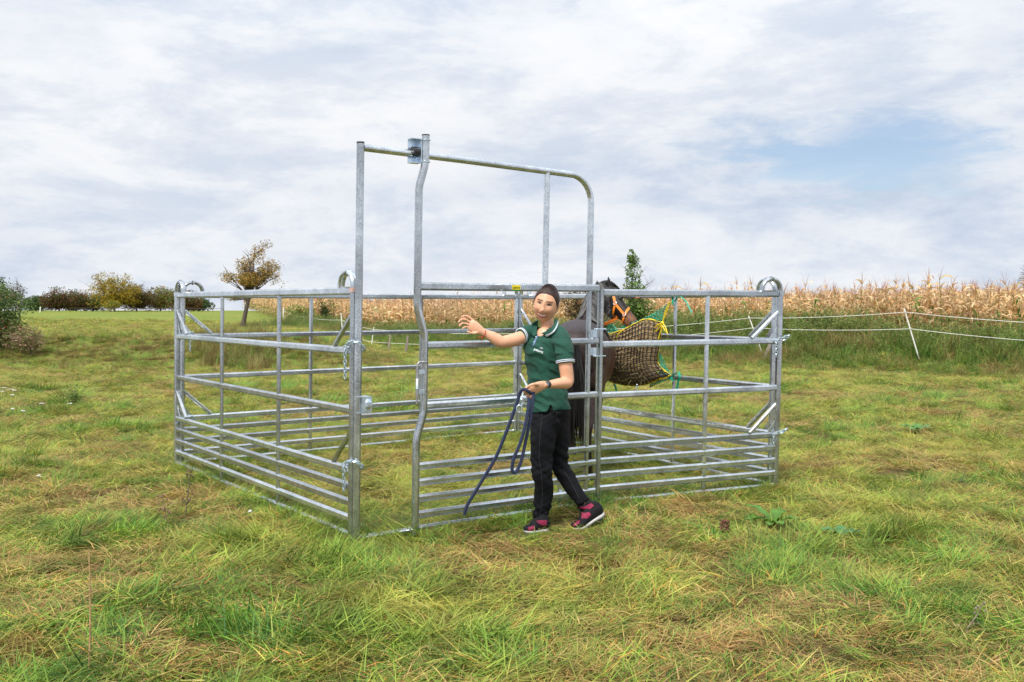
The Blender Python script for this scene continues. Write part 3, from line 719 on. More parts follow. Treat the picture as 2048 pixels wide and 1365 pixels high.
# ------------------------------------------------------------------ trees and bushes
def tree(name, label, cat, base, H, trunk_h, crown, pal, nleaf, leaf, lean=(0, 0), seed=1, r0=.07, nb=7, group=None, spiky=.0, branch_col=None, levels=3, upright=.9):
    """crown = list of (dx, dz, rx, rz) lobes measured from the base"""
    random.seed(seed); base = V(base); root = empty(name, base, label, cat, group)
    mb = MB(); tips = []
    def near(p):
        for (dx, dz, rx, rz) in crown:
            q = p - base
            if ((q.x - dx) / rx) ** 2 + (q.y / rx) ** 2 + ((q.z - dz) / rz) ** 2 < 1.25: return True
        return False
    def grow(p, d, L, r, lv):
        pts = [p]; q = p.copy(); dd = d.copy(); n = 5
        for i in range(n):
            dd = (dd + V((random.gauss(0, .16), random.gauss(0, .16), random.gauss(0, .12) + .04))).normalized(); q = q + dd * (L / n)
            if i > 1 and (lv > 1 or i > 2) and not near(q): break
            pts.append(q.copy())
        n = len(pts) - 1
        mb.tube(pts, r, 7 if lv < 2 else 4, [1 - .6 * i / n for i in range(n + 1)])
        if lv >= levels: tips.extend(pts[1:]); return
        if lv >= 1: tips.extend(pts[2:])
        for k in range(nb if lv == 0 else 4):
            i = random.randint(2, n) if lv == 0 else random.randint(1, n)
            a = random.random() * 6.28; s = V((math.cos(a), math.sin(a), random.uniform(-.1, upright)))
            grow(pts[i], (dd * .35 + s).normalized(), L * random.uniform(.42, .72), r * .45, lv + 1)
    # main limbs aim into the lobes
    t = base + V((lean[0], lean[1], trunk_h)); pts = [base - V((0, 0, .1)), base.lerp(t, .35) + V((random.gauss(0, .03) * H, 0, 0)) * .4, base.lerp(t, .7), t]
    mb.tube(pts, r0, 9, [1.25, 1, .85, .75])
    for (dx, dz, rx, rz) in crown:
        for k in range(nb):
            tgt = base + V((dx + random.gauss(0, .5) * rx, random.gauss(0, .5) * rx, dz + random.gauss(0, .5) * rz))
            d = tgt - t; grow(t.copy() + (pts[2] - t) * random.random() * .6, (d.normalized() + V((0, 0, .15))).normalized(), d.length * random.uniform(.7, 1.05), r0 * .34, 1)
    # leaves: about the twigs, thinned by clumps
    vs, fs, cc = [], [], []
    def inside(p):
        for (dx, dz, rx, rz) in crown:
            q = p - base; e = ((q.x - dx) / rx) ** 2 + (q.y / rx) ** 2 + ((q.z - dz) / rz) ** 2
            if e < 1.05 + .5 * noise.noise(p * (2.2 / max(rx, .3)) + V((seed, 0, 0))): return True
        return False
    tp = [p for p in tips if inside(p)] or tips
    n = 0; tries = 0
    while n < nleaf and tries < nleaf * 6:
        tries += 1
        if random.random() < (.9 if spiky > .1 else .6): p = random.choice(tp) + V([random.gauss(0, leaf * (3.6 if spiky > .1 else 2.2)) for _ in range(3)])
        else:
            dx, dz, rx, rz = random.choice(crown); r = random.random() ** .45; a = random.random() * 6.28; z = random.uniform(-1, 1); h = math.sqrt(1 - z * z)
            p = base + V((dx + rx * r * h * math.cos(a), rx * r * h * math.sin(a), dz + rz * r * z))
            if noise.noise(p * (3.2 / max(rx, .4)) + V((0, seed, 0))) < -.05 + spiky: continue
        if not inside(p) or p.z < base.z + .02: continue
        k = random.uniform(.7, 1.3) * leaf; u = V([random.gauss(0, 1) for _ in range(3)]).normalized(); w = u.orthogonal().normalized()
        if random.random() < .5: w = u.cross(w)
        b = len(vs); vs += [p - u * k, p + w * k * .45, p + u * k, p - w * k * .45]; fs.append((b, b + 1, b + 2, b + 3))
        hue = noise.noise(p * 1.1 + V((seed * 3, 0, 0))); c = pick(pal if hue > -.05 or len(pal) < 3 else pal[:max(2, len(pal) // 2)]); cc += [c] * 4; n += 1
    b = mb.build('trunk', branch_col or BARK, root, smooth=70)
    off = V(root.location); o = mesh_np('crown', [(v[0] - off.x, v[1] - off.y, v[2] - off.z) for v in vs], fs, cc, LEAFM); o.parent = root
    return root
def at(x, y, d): p = P(x, y, d); return (p.x, p.y, hgt(p.x, p.y))
OLIVE = [((.20, .20, .04), 30), ((.30, .25, .05), 20), ((.13, .16, .035), 30), ((.42, .24, .07), 14), ((.36, .15, .05), 6)]
DKG = [((.045, .085, .02), 30), ((.07, .12, .03), 30), ((.12, .16, .04), 15)]
REDB = [((.13, .05, .03), 18), ((.11, .085, .025), 28), ((.22, .10, .03), 12), ((.07, .10, .02), 34)]
GOLD = [((.38, .26, .015), 35), ((.28, .22, .02), 30), ((.13, .15, .02), 24), ((.42, .22, .02), 10)]
FRESH = [((.10, .19, .035), 30), ((.16, .26, .05), 30), ((.24, .32, .07), 15), ((.06, .12, .03), 25)]
tree('small_tree', 'gnarled small tree with leaning trunk and thin olive and rust crown behind the left panel', 'tree', at(484, 668, 40), 3.4, 1.25,
     [(-.55, 2.05, .48, .24), (.10, 2.50, .40, .36), (.65, 2.95, .42, .40), (1.2, 2.35, .55, .42), (1.0, 3.35, .28, .28), (1.5, 1.80, .42, .25), (.4, 1.95, .62, .30), (-.45, 1.25, .45, .18)], [((.30, .22, .05), 30), ((.42, .26, .07), 22), ((.20, .19, .04), 22), ((.46, .20, .06), 10)], 7000, .040, (.30, 0), 3, .09, 5, spiky=.22, levels=2)
tree('young_tree', 'slim fresh green young tree with pointed top just right of the horse head', 'tree', at(1268, 700, 24), 3.0, 1.2,
     [(-.02, 2.35, .21, .52), (-.06, 2.7, .12, .26), (-.02, 1.85, .32, .40), (.1, 1.45, .48, .36), (.2, 1.15, .45, .3)], FRESH, 4200, .036, (0, 0), 5, .035, 4, upright=1.2, spiky=-.12)
tree('red_leaved_tree', 'small tree with sparse dark red leaves showing behind the head of the woman', 'tree', at(1155, 690, 32), 2.2, .9, [(.0, 1.65, .75, .45), (.2, 1.2, .6, .4)], REDB, 1100, .045, (0, 0), 6, .05, 5)
tree('dark_shrub', 'small dark leaved shrub at the left end of the maize', 'shrub', at(648, 655, 46), 1.5, .5, [(0, 1.1, .38, .42), (.1, .7, .3, .3)], DKG + REDB[:1], 700, .05, (.1, 0), 7, .04, 4)
tree('hedge_shrub', 'low green shrub beside the white fence stake at the end of the maize', 'shrub', at(590, 650, 46), 1.0, .2, [(0, .6, .55, .42), (.7, .5, .5, .35)], FRESH[:2] + OLIVE[:2], 1000, .05, (0, 0), 8, .03, 4)
tree('bramble_bush', 'big dark bramble bush with a few rust leaves at the left edge', 'bush', at(-22, 722, 27), 2.6, .5,
     [(-.1, 1.2, 1.0, .9), (-.9, 1.4, 1.0, 1.0), (.25, .6, .75, .6), (-.4, .5, 1.0, .5)], DKG + [((.16, .21, .05), 20), ((.26, .10, .05), 10)], 15000, .042, (0, 0), 9, .05, 7)
tree('dry_bush', 'pinkish brown dry bush at the foot of the bramble bush', 'bush', at(62, 722, 26.5), .9, .2, [(0, .45, .42, .4), (-.5, .4, .4, .4)], [((.30, .18, .13), 30), ((.22, .20, .07), 20), ((.16, .17, .06), 20)], 1300, .035, (0, 0), 10, .02, 5)
tree('pale_green_tree', 'pale green tree rising behind the bramble bush at the left edge', 'tree', at(-6, 622, 60), 3.2, .9, [(-.3, 1.7, 1.1, 1.0), (.8, 1.1, .9, .7), (1.7, .8, .8, .5)], [((.10, .17, .05), 30), ((.16, .24, .08), 30), ((.08, .12, .05), 20)], 4200, .06, (0, 0), 11, .08, 6, upright=1.4)
tree('bare_topped_tree', 'thin tree with half bare purple twigs beside the pale green tree', 'tree', at(40, 622, 62), 2.6, .8, [(-.2, 1.6, .7, .8)], REDB + DKG, 500, .06, (0, 0), 12, .06, 7, upright=1.8)
for i, (px, w, h, pal, lab) in enumerate([
    (118, 1.7, 2.4, REDB, 'dark red round bush, leftmost of the far hedge'),
    (152, 1.5, 2.2, REDB + DKG, 'narrow brownish red bush between the leftmost bush and the golden tree'),
    (186, 1.6, 1.8, DKG + REDB[:2], 'low dark bush just left of the golden tree on the crest'),
    (228, 2.4, 3.9, GOLD, 'golden yellow tree, tallest on the crest of the pasture'),
    (274, 2.0, 2.6, REDB, 'reddish brown bush just right of the golden tree'),
    (322, 1.9, 2.5, OLIVE + DKG, 'olive green bush left of the corner post of the pen'),
    (368, 1.7, 2.1, REDB + DKG, 'dark bush seen through the left corner of the pen'),
    (398, 1.4, 1.3, DKG, 'last low bush of the far hedge sloping down to the right'),
    (72, 1.6, 1.5, DKG, 'low dark green bush by the white stake on the crest')]):
    d = 96 + (i % 3) * 2; tree('hedge_bush', lab, 'bush', at(px, 628, d), h, .3, [(0, h * .55, w * .95, h * .48), (-w * .55, h * .38, w * .6, h * .36), (w * .55, h * .4, w * .6, h * .38)], pal, 7500 if h > 2.3 else 5000, .09, (0, 0), 20 + i, .08, 5, 'far bushes along the crest')
tree('golden_undergrowth', 'pale yellow green shrub under the golden tree', 'shrub', at(222, 630, 92), .9, .2, [(0, .6, 1.0, .5)], GOLD + FRESH[:2], 900, .07, (0, 0), 33, .05, 4)
# spruce at the right edge
def spruce():
    base = V(at(2056, 640, 60)); root = empty('spruce_tree', base, 'dark spruce peeking over the maize at the right edge', 'tree')
    m = MB(); m.tube([base, base + V((0, 0, 4.1))], .09, 8, [1, .1]); m.build('trunk', BARK, root)
    vs, fs, cc = [], [], []; random.seed(3)
    for k in range(26):
        z = 1.2 + 2.8 * k / 26; r = .95 * (1 - (z - 1.2) / 3.0) + .1
        for j in range(9):
            a = random.random() * 6.28
            for q in range(26):
                f = random.random(); b = V((math.cos(a) * r * f, math.sin(a) * r * f, z - .22 * f * r + .1 * f * f))
                blade(vs, fs, cc, b, a + random.uniform(-1.2, 1.2), .12, .02, random.uniform(1, 1.9), .2, pick([((.02, .05, .025), 1), ((.035, .075, .03), 1)]), 2)
    o = mesh_np('crown', vs, fs, cc, LEAFM); o.parent = root; o.location = (base.x, base.y, base.z); o.location = (0, 0, 0)
spruce()

# ------------------------------------------------------------------ stakes and electric rope
WHITE = mat('white_plastic_stake', (.78, .77, .72), .5, var=.15, vscale=20)
WOOD = mat('weathered_wood', (.24, .20, .16), .85, var=.35, vscale=8, bump=.4, stretch=(1, 1, .1))
def stake(label, x0, y0, x1, y1, d, r=.018, mt=None, d2=None, cat='fence stake'):
    a = P(x0, y0, d2 or d); b = P(x1, y1, d); b.z = min(b.z, hgt(b.x, b.y) - .05) if True else b.z
    root = empty('fence_stake', b, label, cat); m = MB(); m.tube([b, a], r, 8); m.build('shaft', mt or WHITE, root)
    m = MB(); dn = (b - a).normalized()
    for f in (.06, .36): m.tube([a + (b - a) * f + V((-.0, -r * 1.4, 0)), a + (b - a) * f + V((.0, -r * 2.6, .015))], .008, 6)
    m.build('insulator', BLACK if mt else WHITE, root); return a, b
s1a, s1b = stake('white plastic stake leaning left, nearest one right of the pen', 1808, 617, 1841, 728, 24.6)
s2a, s2b = stake('thin white stake leaning behind the right corner of the pen', 1497, 632, 1530, 722, 27.5, .016)
s3a, s3b = stake('short white stake on the bank left of the gate frame, seen by the corner brace', 682, 626, 686, 668, 38, .02)
s4a, s4b = stake('white stake leaning right just behind the open gateway', 748, 655, 742, 682, 34, .016)
s5a, s5b = stake('tiny white stake on the far crest by the hedge', 81, 614, 80, 626, 92, .06)
s6a, s6b = stake('small white stake at the far left end of the maize', 567, 615, 566, 645, 50, .03)
def plank(label, x0, y0, x1, y1, d, w=.09):
    a = P(x0, y0, d); b = P(x1, y1, d); b.z = hgt(b.x, b.y) - .05; m = MB()
    m.sweep([b, b.lerp(a, .5) + V((.01, 0, 0)), a], rr(w, .05, .012), V((1, 0, 0)), [1, .95, .8]); o = m.build('wooden_post', WOOD); tag(o, label, 'fence post')
plank('old wooden post leaning right, just left of the right corner post', 1542, 685, 1524, 722, 26.8)
plank('weathered wooden post leaning among brown weeds inside the gateway', 816, 672, 810, 700, 33)
plank('dark wooden post in the weeds left of the leaning weathered one', 781, 668, 776, 698, 33, .07)
plank('grey wooden post beside the back corner of the pen', 1027, 676, 1024, 705, 31)
def strand(label, pts, r=.006):
    m = MB(); path = []
    for a, b in zip(pts, pts[1:]):
        L = (b - a).length
        for k in range(12): t = k / 12; path.append(a.lerp(b, t) - V((0, 0, .018 * L * 4 * t * (1 - t) * .6)))
    path.append(pts[-1]); m.tube(path, r, 5); o = m.build('electric_rope', WHITE); tag(o, label, 'fence rope')
def on(a, b, f): return a.lerp(b, f) - V((0, .03, 0))
strand('upper white fence rope running along the bank to the right edge', [P(2190, 652, 22.5), on(s1a, s1b, .07), on(s2a, s2b, .05), P(1180, 660, 31), P(980, 668, 33), on(s4a, s4b, .1), on(s3a, s3b, .3), P(567, 622, 50)])
strand('lower white fence rope running along the bank to the right edge', [P(2190, 690, 22.5), on(s1a, s1b, .37), on(s2a, s2b, .27), P(1180, 682, 31), P(980, 690, 33), on(s4a, s4b, .7), on(s3a, s3b, .8), P(567, 634, 50)])
# far fence along the crest
m = MB(); root = empty('far_fence', P(240, 626, 90), 'thin dark fence along the far crest in front of the hedge', 'fence')
for k in range(15):
    p = V(at(140 + k * 22, 626, 91)); m = MB(); m.tube([p - V((0, 0, .1)), p + V((0, 0, .42))], .022, 5); m.build('post', BARK, root)
for zz in (.36,):
    m = MB(); m.tube([V(at(140 + k * 22, 626, 91)) + V((0, 0, zz)) for k in range(15)], .02, 4); m.build('wire', BARK, root)

# ------------------------------------------------------------------ figures: lofts grown together by voxel remesh
from mathutils.bvhtree import BVHTree
def cr(a, b, c, d, t): return .5 * ((2 * b) + (c - a) * t + (2 * a - 5 * b + 4 * c - d) * t * t + (3 * b - 3 * c + d - a) * t ** 3)
def loft(mb, nodes, side, n=20, sub=4, power=2.0):
    """nodes: (centre, half-width along side, half-width across)"""
    P_ = [(V(c), a, b) for c, a, b in nodes]; ex = [P_[0]] + P_ + [P_[-1]]; pts = []
    for i in range(1, len(ex) - 2):
        for k in range(sub):
            t = k / sub; pts.append((V([cr(ex[i - 1][0][j], ex[i][0][j], ex[i + 1][0][j], ex[i + 2][0][j], t) for j in range(3)]),
                                     max(.002, cr(*[ex[i + q][1] for q in (-1, 0, 1, 2)], t)), max(.002, cr(*[ex[i + q][2] for q in (-1, 0, 1, 2)], t))))
    pts.append(P_[-1]); vs = []; side = V(side)
    for i, (p, a, b) in enumerate(pts):
        t = (pts[min(i + 1, len(pts) - 1)][0] - pts[max(0, i - 1)][0]).normalized(); sd = (side - t * side.dot(t)).normalized(); bb = t.cross(sd)
        for j in range(n):
            q = 2 * math.pi * j / n; cx, sx = math.cos(q), math.sin(q)
            vs.append(p + sd * (a * math.copysign(abs(cx) ** (2 / power), cx)) + bb * (b * math.copysign(abs(sx) ** (2 / power), sx)))
    fs = [(i * n + j, i * n + (j + 1) % n, (i + 1) * n + (j + 1) % n, (i + 1) * n + j) for i in range(len(pts) - 1) for j in range(n)]
    c0 = len(vs); vs.append(pts[0][0]); vs.append(pts[-1][0]); m = len(pts) - 1
    fs += [(c0, (j + 1) % n, j) for j in range(n)] + [(c0 + 1, m * n + j, m * n + (j + 1) % n) for j in range(n)]
    mb.add(vs, fs)
def remesh(name, mb, voxel, mats, parent, colf=None, smooth_it=4, fac=.5, disp=None):
    me = bpy.data.meshes.new(name); me.from_pydata(mb.v, [], mb.f)
    bm = bmesh.new(); bm.from_mesh(me); bmesh.ops.recalc_face_normals(bm, faces=bm.faces); bm.to_mesh(me); bm.free()
    o = bpy.data.objects.new(name, me); C.objects.link(o)
    r = o.modifiers.new('r', 'REMESH'); r.mode = 'VOXEL'; r.voxel_size = voxel
    sm = o.modifiers.new('s', 'SMOOTH'); sm.iterations = smooth_it; sm.factor = fac
    me2 = lift(o); me2.name = name; o.modifiers.clear(); o.data = me2; bpy.data.meshes.remove(me)
    if disp:
        nn = [v.normal.copy() for v in me2.vertices]
        for v, q in zip(me2.vertices, nn): v.co += q * disp(v.co)
    me2.materials.clear()
    for m in (mats if isinstance(mats, list) else [mats]): me2.materials.append(m)
    if colf:
        ca = me2.color_attributes.new('Col', 'FLOAT_COLOR', 'POINT'); a = np.ones((len(me2.vertices), 4), np.float32)
        for i, v in enumerate(me2.vertices): a[i, :3] = colf(v.co)
        ca.data.foreach_set('color', a.ravel())
    me2.polygons.foreach_set('use_smooth', [True] * len(me2.polygons))
    bv = BVHTree.FromPolygons([v.co.copy() for v in me2.vertices], [tuple(p.vertices) for p in me2.polygons])
    if parent:
        off = V(parent.matrix_basis.translation); 
        for v in me2.vertices: v.co -= off
        o.parent = parent
    me2.update(); return o, bv
def onsurf(bv, x, y, d, off=.004):
    o = V((0, 0, CAMZ)); r = (P(x, y, d) - o).normalized(); h = bv.ray_cast(o, r)
    if h[0] is None or abs(h[0].y - d) > 1.0: 
        q = P(x, y, d); h2 = bv.find_nearest(q); return h2[0] + h2[1] * off, h2[1]
    n = h[1]
    if n.dot(r) > 0: n = -n
    return h[0] + n * off, n

# ------------------------------------------------------------------ horse
def horse():
    hd = R(8); hv = V((math.sin(hd), math.cos(hd), 0)); sv = V((math.cos(hd), -math.sin(hd), 0)); O = V((.575, 9.02, 0))
    H = lambda f, s, z: O + hv * f + sv * s + V((0, 0, z))
    root = empty('horse', H(.7, 0, 0), 'dark brown horse in the pen seen from behind, eating from the hay net', 'horse')
    mb = MB()
    loft(mb, [(H(-.10, 0, 1.17), .07, .08), (H(-.05, 0, 1.17), .17, .19), (H(.06, 0, 1.16), .245, .27), (H(.22, 0, 1.135), .30, .335), (H(.45, 0, 1.10), .30, .335), (H(.75, 0, 1.06), .33, .335), (H(1.0, 0, 1.06), .32, .345), (H(1.25, 0, 1.10), .265, .355), (H(1.45, 0, 1.12), .22, .30), (H(1.58, 0, 1.12), .12, .18)], sv, 28)
    poll = P(1207, 578, 10.75); muz = P(1266, 648, 10.35)
    nb = H(1.35, 0.0, 1.20)
    loft(mb, [(nb, .15, .30), (nb.lerp(poll, .3) + V((0, .04, .04)), .12, .24), (nb.lerp(poll, .62) + V((-.02, .05, .05)), .095, .175), (poll + V((-.02, .0, -.03)), .075, .12)], sv, 20)
    hdv = (muz - poll); up = hdv.normalized(); sideh = up.cross(V((0, 0, 1))).normalized(); perp = sideh.cross(up).normalized()
    if perp.z < 0: perp = -perp
    def HP(f, o): return poll + hdv * f + perp * o
    loft(mb, [(HP(-.06, -.01), .05, .06), (HP(.05, -.01), .085, .12), (HP(.22, -.03), .105, .155), (HP(.42, -.035), .092, .14), (HP(.6, -.015), .07, .10), (HP(.78, -.005), .06, .075), (HP(.93, -.008), .064, .075), (HP(1.03, -.015), .05, .058), (HP(1.07, -.02), .02, .025)], sideh, 18)
    for sd in (-1, 1):
        loft(mb, [(H(.22, .12 * sd, 1.10), .13, .20), (H(.20, .15 * sd, .95), .125, .21), (H(.22, .15 * sd, .82), .105, .17), (H(.16, .14 * sd, .70), .075, .11), (H(.02, .13 * sd, .57), .05, .075), (H(-.04, .125 * sd, .50), .043, .058), (H(-.03, .12 * sd, .42), .034, .042), (H(-.01, .12 * sd, .25), .031, .036), (H(.0, .12 * sd, .14), .040, .044), (H(.04, .12 * sd, .08), .036, .040), (H(.06, .12 * sd, .05), .045, .05), (H(.07, .12 * sd, -.02), .05, .06)], sv, 14)
        loft(mb, [(H(1.25, .15 * sd, 1.05), .09, .17), (H(1.24, .15 * sd, .85), .075, .11), (H(1.25, .14 * sd, .65), .055, .068), (H(1.27, .13 * sd, .48), .046, .052), (H(1.27, .13 * sd, .40), .038, .042), (H(1.27, .13 * sd, .22), .031, .034), (H(1.28, .13 * sd, .13), .038, .042), (H(1.31, .13 * sd, .06), .044, .05), (H(1.32, .13 * sd, -.02), .05, .058)], sv, 14)
    # ears
    for (bx, by, tx, ty, dd) in ((1219, 580, 1216.5, 552, 10.62), (1200, 580, 1193, 561, 10.82)):
        b = P(bx, by, dd); t = P(tx, ty, dd); loft(mb, [(b, .026, .03), (b.lerp(t, .35), .032, .022), (b.lerp(t, .7), .022, .014), (t, .004, .004)], V((1, .3, 0)), 12)
    def colf(p):
        f = (p - poll).dot(hdv) / hdv.length_squared; off = (p - poll - hdv * f).length
        base = V((.030, .019, .017))
        if off < .25 and -.1 < f < .8: base = V((.014, .011, .010))
        if off < .22 and f > .72:
            k = sstep(.74, .95, f) * (1 - .8 * sstep(.98, 1.06, f)); base = base.lerp(V((.20, .085, .04)), k * .9)
        q = (p - O); s = q.dot(sv); f2 = q.dot(hv)
        k = sstep(.12, .30, s) * sstep(1.35, 1.0, p.z) * sstep(.45, .75, p.z) * (f2 < 1.7)
        base = base.lerp(V((.085, .034, .024)), k * .85)
        if p.z > 1.36 and f2 < 1.2: base = base.lerp(V((.040, .034, .036)), .7)  # greyish sheen along croup and back, painted into the coat colour
        nz_ = 1 + .35 * noise.noise(p * 7); return (base.x * nz_, base.y * nz_, base.z * nz_)
    coat = mat('horse_coat', (.03, .02, .02), .46, attr=True, var=.3, vscale=40, bump=.3, bscale=160, spec=.22, stretch=(1, 1, .4))
    ob, bv = remesh('body', mb, .012, coat, root, colf, 5)
    hair = mat('black_horse_hair', (.008, .0065, .006), .45, var=.4, vscale=40)
    random.seed(2)
    m = MB()
    for k in range(460):
        a = random.random() * 6.28; r = random.random() ** .5
        p0 = H(-.115 + .02 * math.cos(a), .03 * math.sin(a) * r, 1.20 + random.gauss(0, .03)); w = .075 * r
        L = random.uniform(.55, .95) * random.choice((1, 1, .8)); pts = []
        for i in range(8):
            t = i / 7; spread = math.sin(min(1, t * 1.3) * math.pi * .5)
            pts.append(p0 + hv * (-.04 * math.sin(t * 3) + .03 * math.cos(a) * spread * r) + sv * (w * math.sin(a) * spread + .008 * math.sin(t * 6 + k)) - V((0, 0, L * t)))
        m.tube(pts, .0036, 4, [.7, 1.3, 1.5, 1.4, 1.2, .9, .6, .2])
    m.build('tail', hair, root, smooth=80)
    m = MB()
    crest = [H(1.18, 0, 1.46), nb.lerp(poll, .35) + V((0, .0, .31)), nb.lerp(poll, .65) + V((-.01, .02, .23)), poll + V((-.02, 0, .09)), poll + V((.03, -.03, .08))]
    for k in range(950):
        t = random.random() * 3.999; i = int(t); c0 = crest[i].lerp(crest[i + 1], t - i); sgn = 1 if random.random() < .85 else -1
        L = random.uniform(.22, .42) * (.55 if i == 3 else 1); pts = []
        for q in range(6):
            s_ = q / 5; g = c0 + sv * (sgn * (.03 + .13 * math.sin(s_ * 1.6)) + .01 * math.sin(k + q)) - hv * (.05 + .03 * random.random()) * s_ + V((0, 0, .03 - L * s_ * (1 if q else 0)))
            h = bv.find_nearest(g)
            if h[0] is not None and h[3] < .10: g = h[0] + h[1] * (.012 + .012 * random.random())
            pts.append(g)
        m.tube(pts, .0028, 4, [.8, 1.2, 1.3, 1.1, .8, .25])
    m.build('mane', hair, root, smooth=80)
    # halter laid on the head
    org = mat('orange_webbing', (.78, .22, .015), .55, var=.12, vscale=60)
    ht = empty('halter', P(1235, 620, 10.4), 'bright orange webbing halter on the head of the dark horse', 'halter')
    def strap(pp, w=.026):
        m = MB(); pts = []; ns = []
        for (a, b), (c, d) in zip(pp, pp[1:]):
            for k in range(5): pts.append(onsurf(bv, a + (c - a) * k / 5, b + (d - b) * k / 5, 10.45, .007))
        pts.append(onsurf(bv, *pp[-1], 10.45, .007)); vs = []; fs = []
        for i, (p, nn) in enumerate(pts):
            t = (pts[min(i + 1, len(pts) - 1)][0] - pts[max(i - 1, 0)][0]).normalized(); sd = t.cross(nn).normalized()
            vs += [p - sd * w / 2, p + sd * w / 2, p + sd * w / 2 + nn * .004, p - sd * w / 2 + nn * .004]
        for i in range(len(pts) - 1):
            for j in range(4): fs.append((i * 4 + j, i * 4 + (j + 1) % 4, i * 4 + 4 + (j + 1) % 4, i * 4 + 4 + j))
        m.add(vs, fs); m.build('strap', org, ht, smooth=0)
    strap([(1226, 588), (1229, 600), (1231, 608)]); strap([(1231, 608), (1226, 632), (1221, 650)]); strap([(1231, 608), (1241, 620), (1250, 631)])
    strap([(1250, 631), (1255, 621), (1259, 614)]); strap([(1250, 631), (1245, 648), (1238, 660)]); strap([(1219, 650), (1229, 657), (1237, 660)])
    for (x, y) in ((1231, 608), (1250, 631)):
        p, nn = onsurf(bv, x, y, 10.45, .014); m = MB(); u = nn.orthogonal().normalized(); w = nn.cross(u)
        m.tube([p + u * (.018 * math.cos(a)) + w * (.018 * math.sin(a)) for a in [k * .5236 for k in range(13)]], .004, 6); m.build('ring', ZINC, ht)
    eye = mat('horse_eye', (.01, .006, .004), .08); p, nn = onsurf(bv, 1239, 598, 10.5, .002); m = MB(); m.ball(p, .016, .016, .013); m.build('eye', eye, root)
    p, nn = onsurf(bv, 1262, 646, 10.35, .0); m = MB(); m.ball(p, .014, .01, .018); m.build('nostril', mat('nostril_dark', (.01, .006, .005), .6), root)
horse()

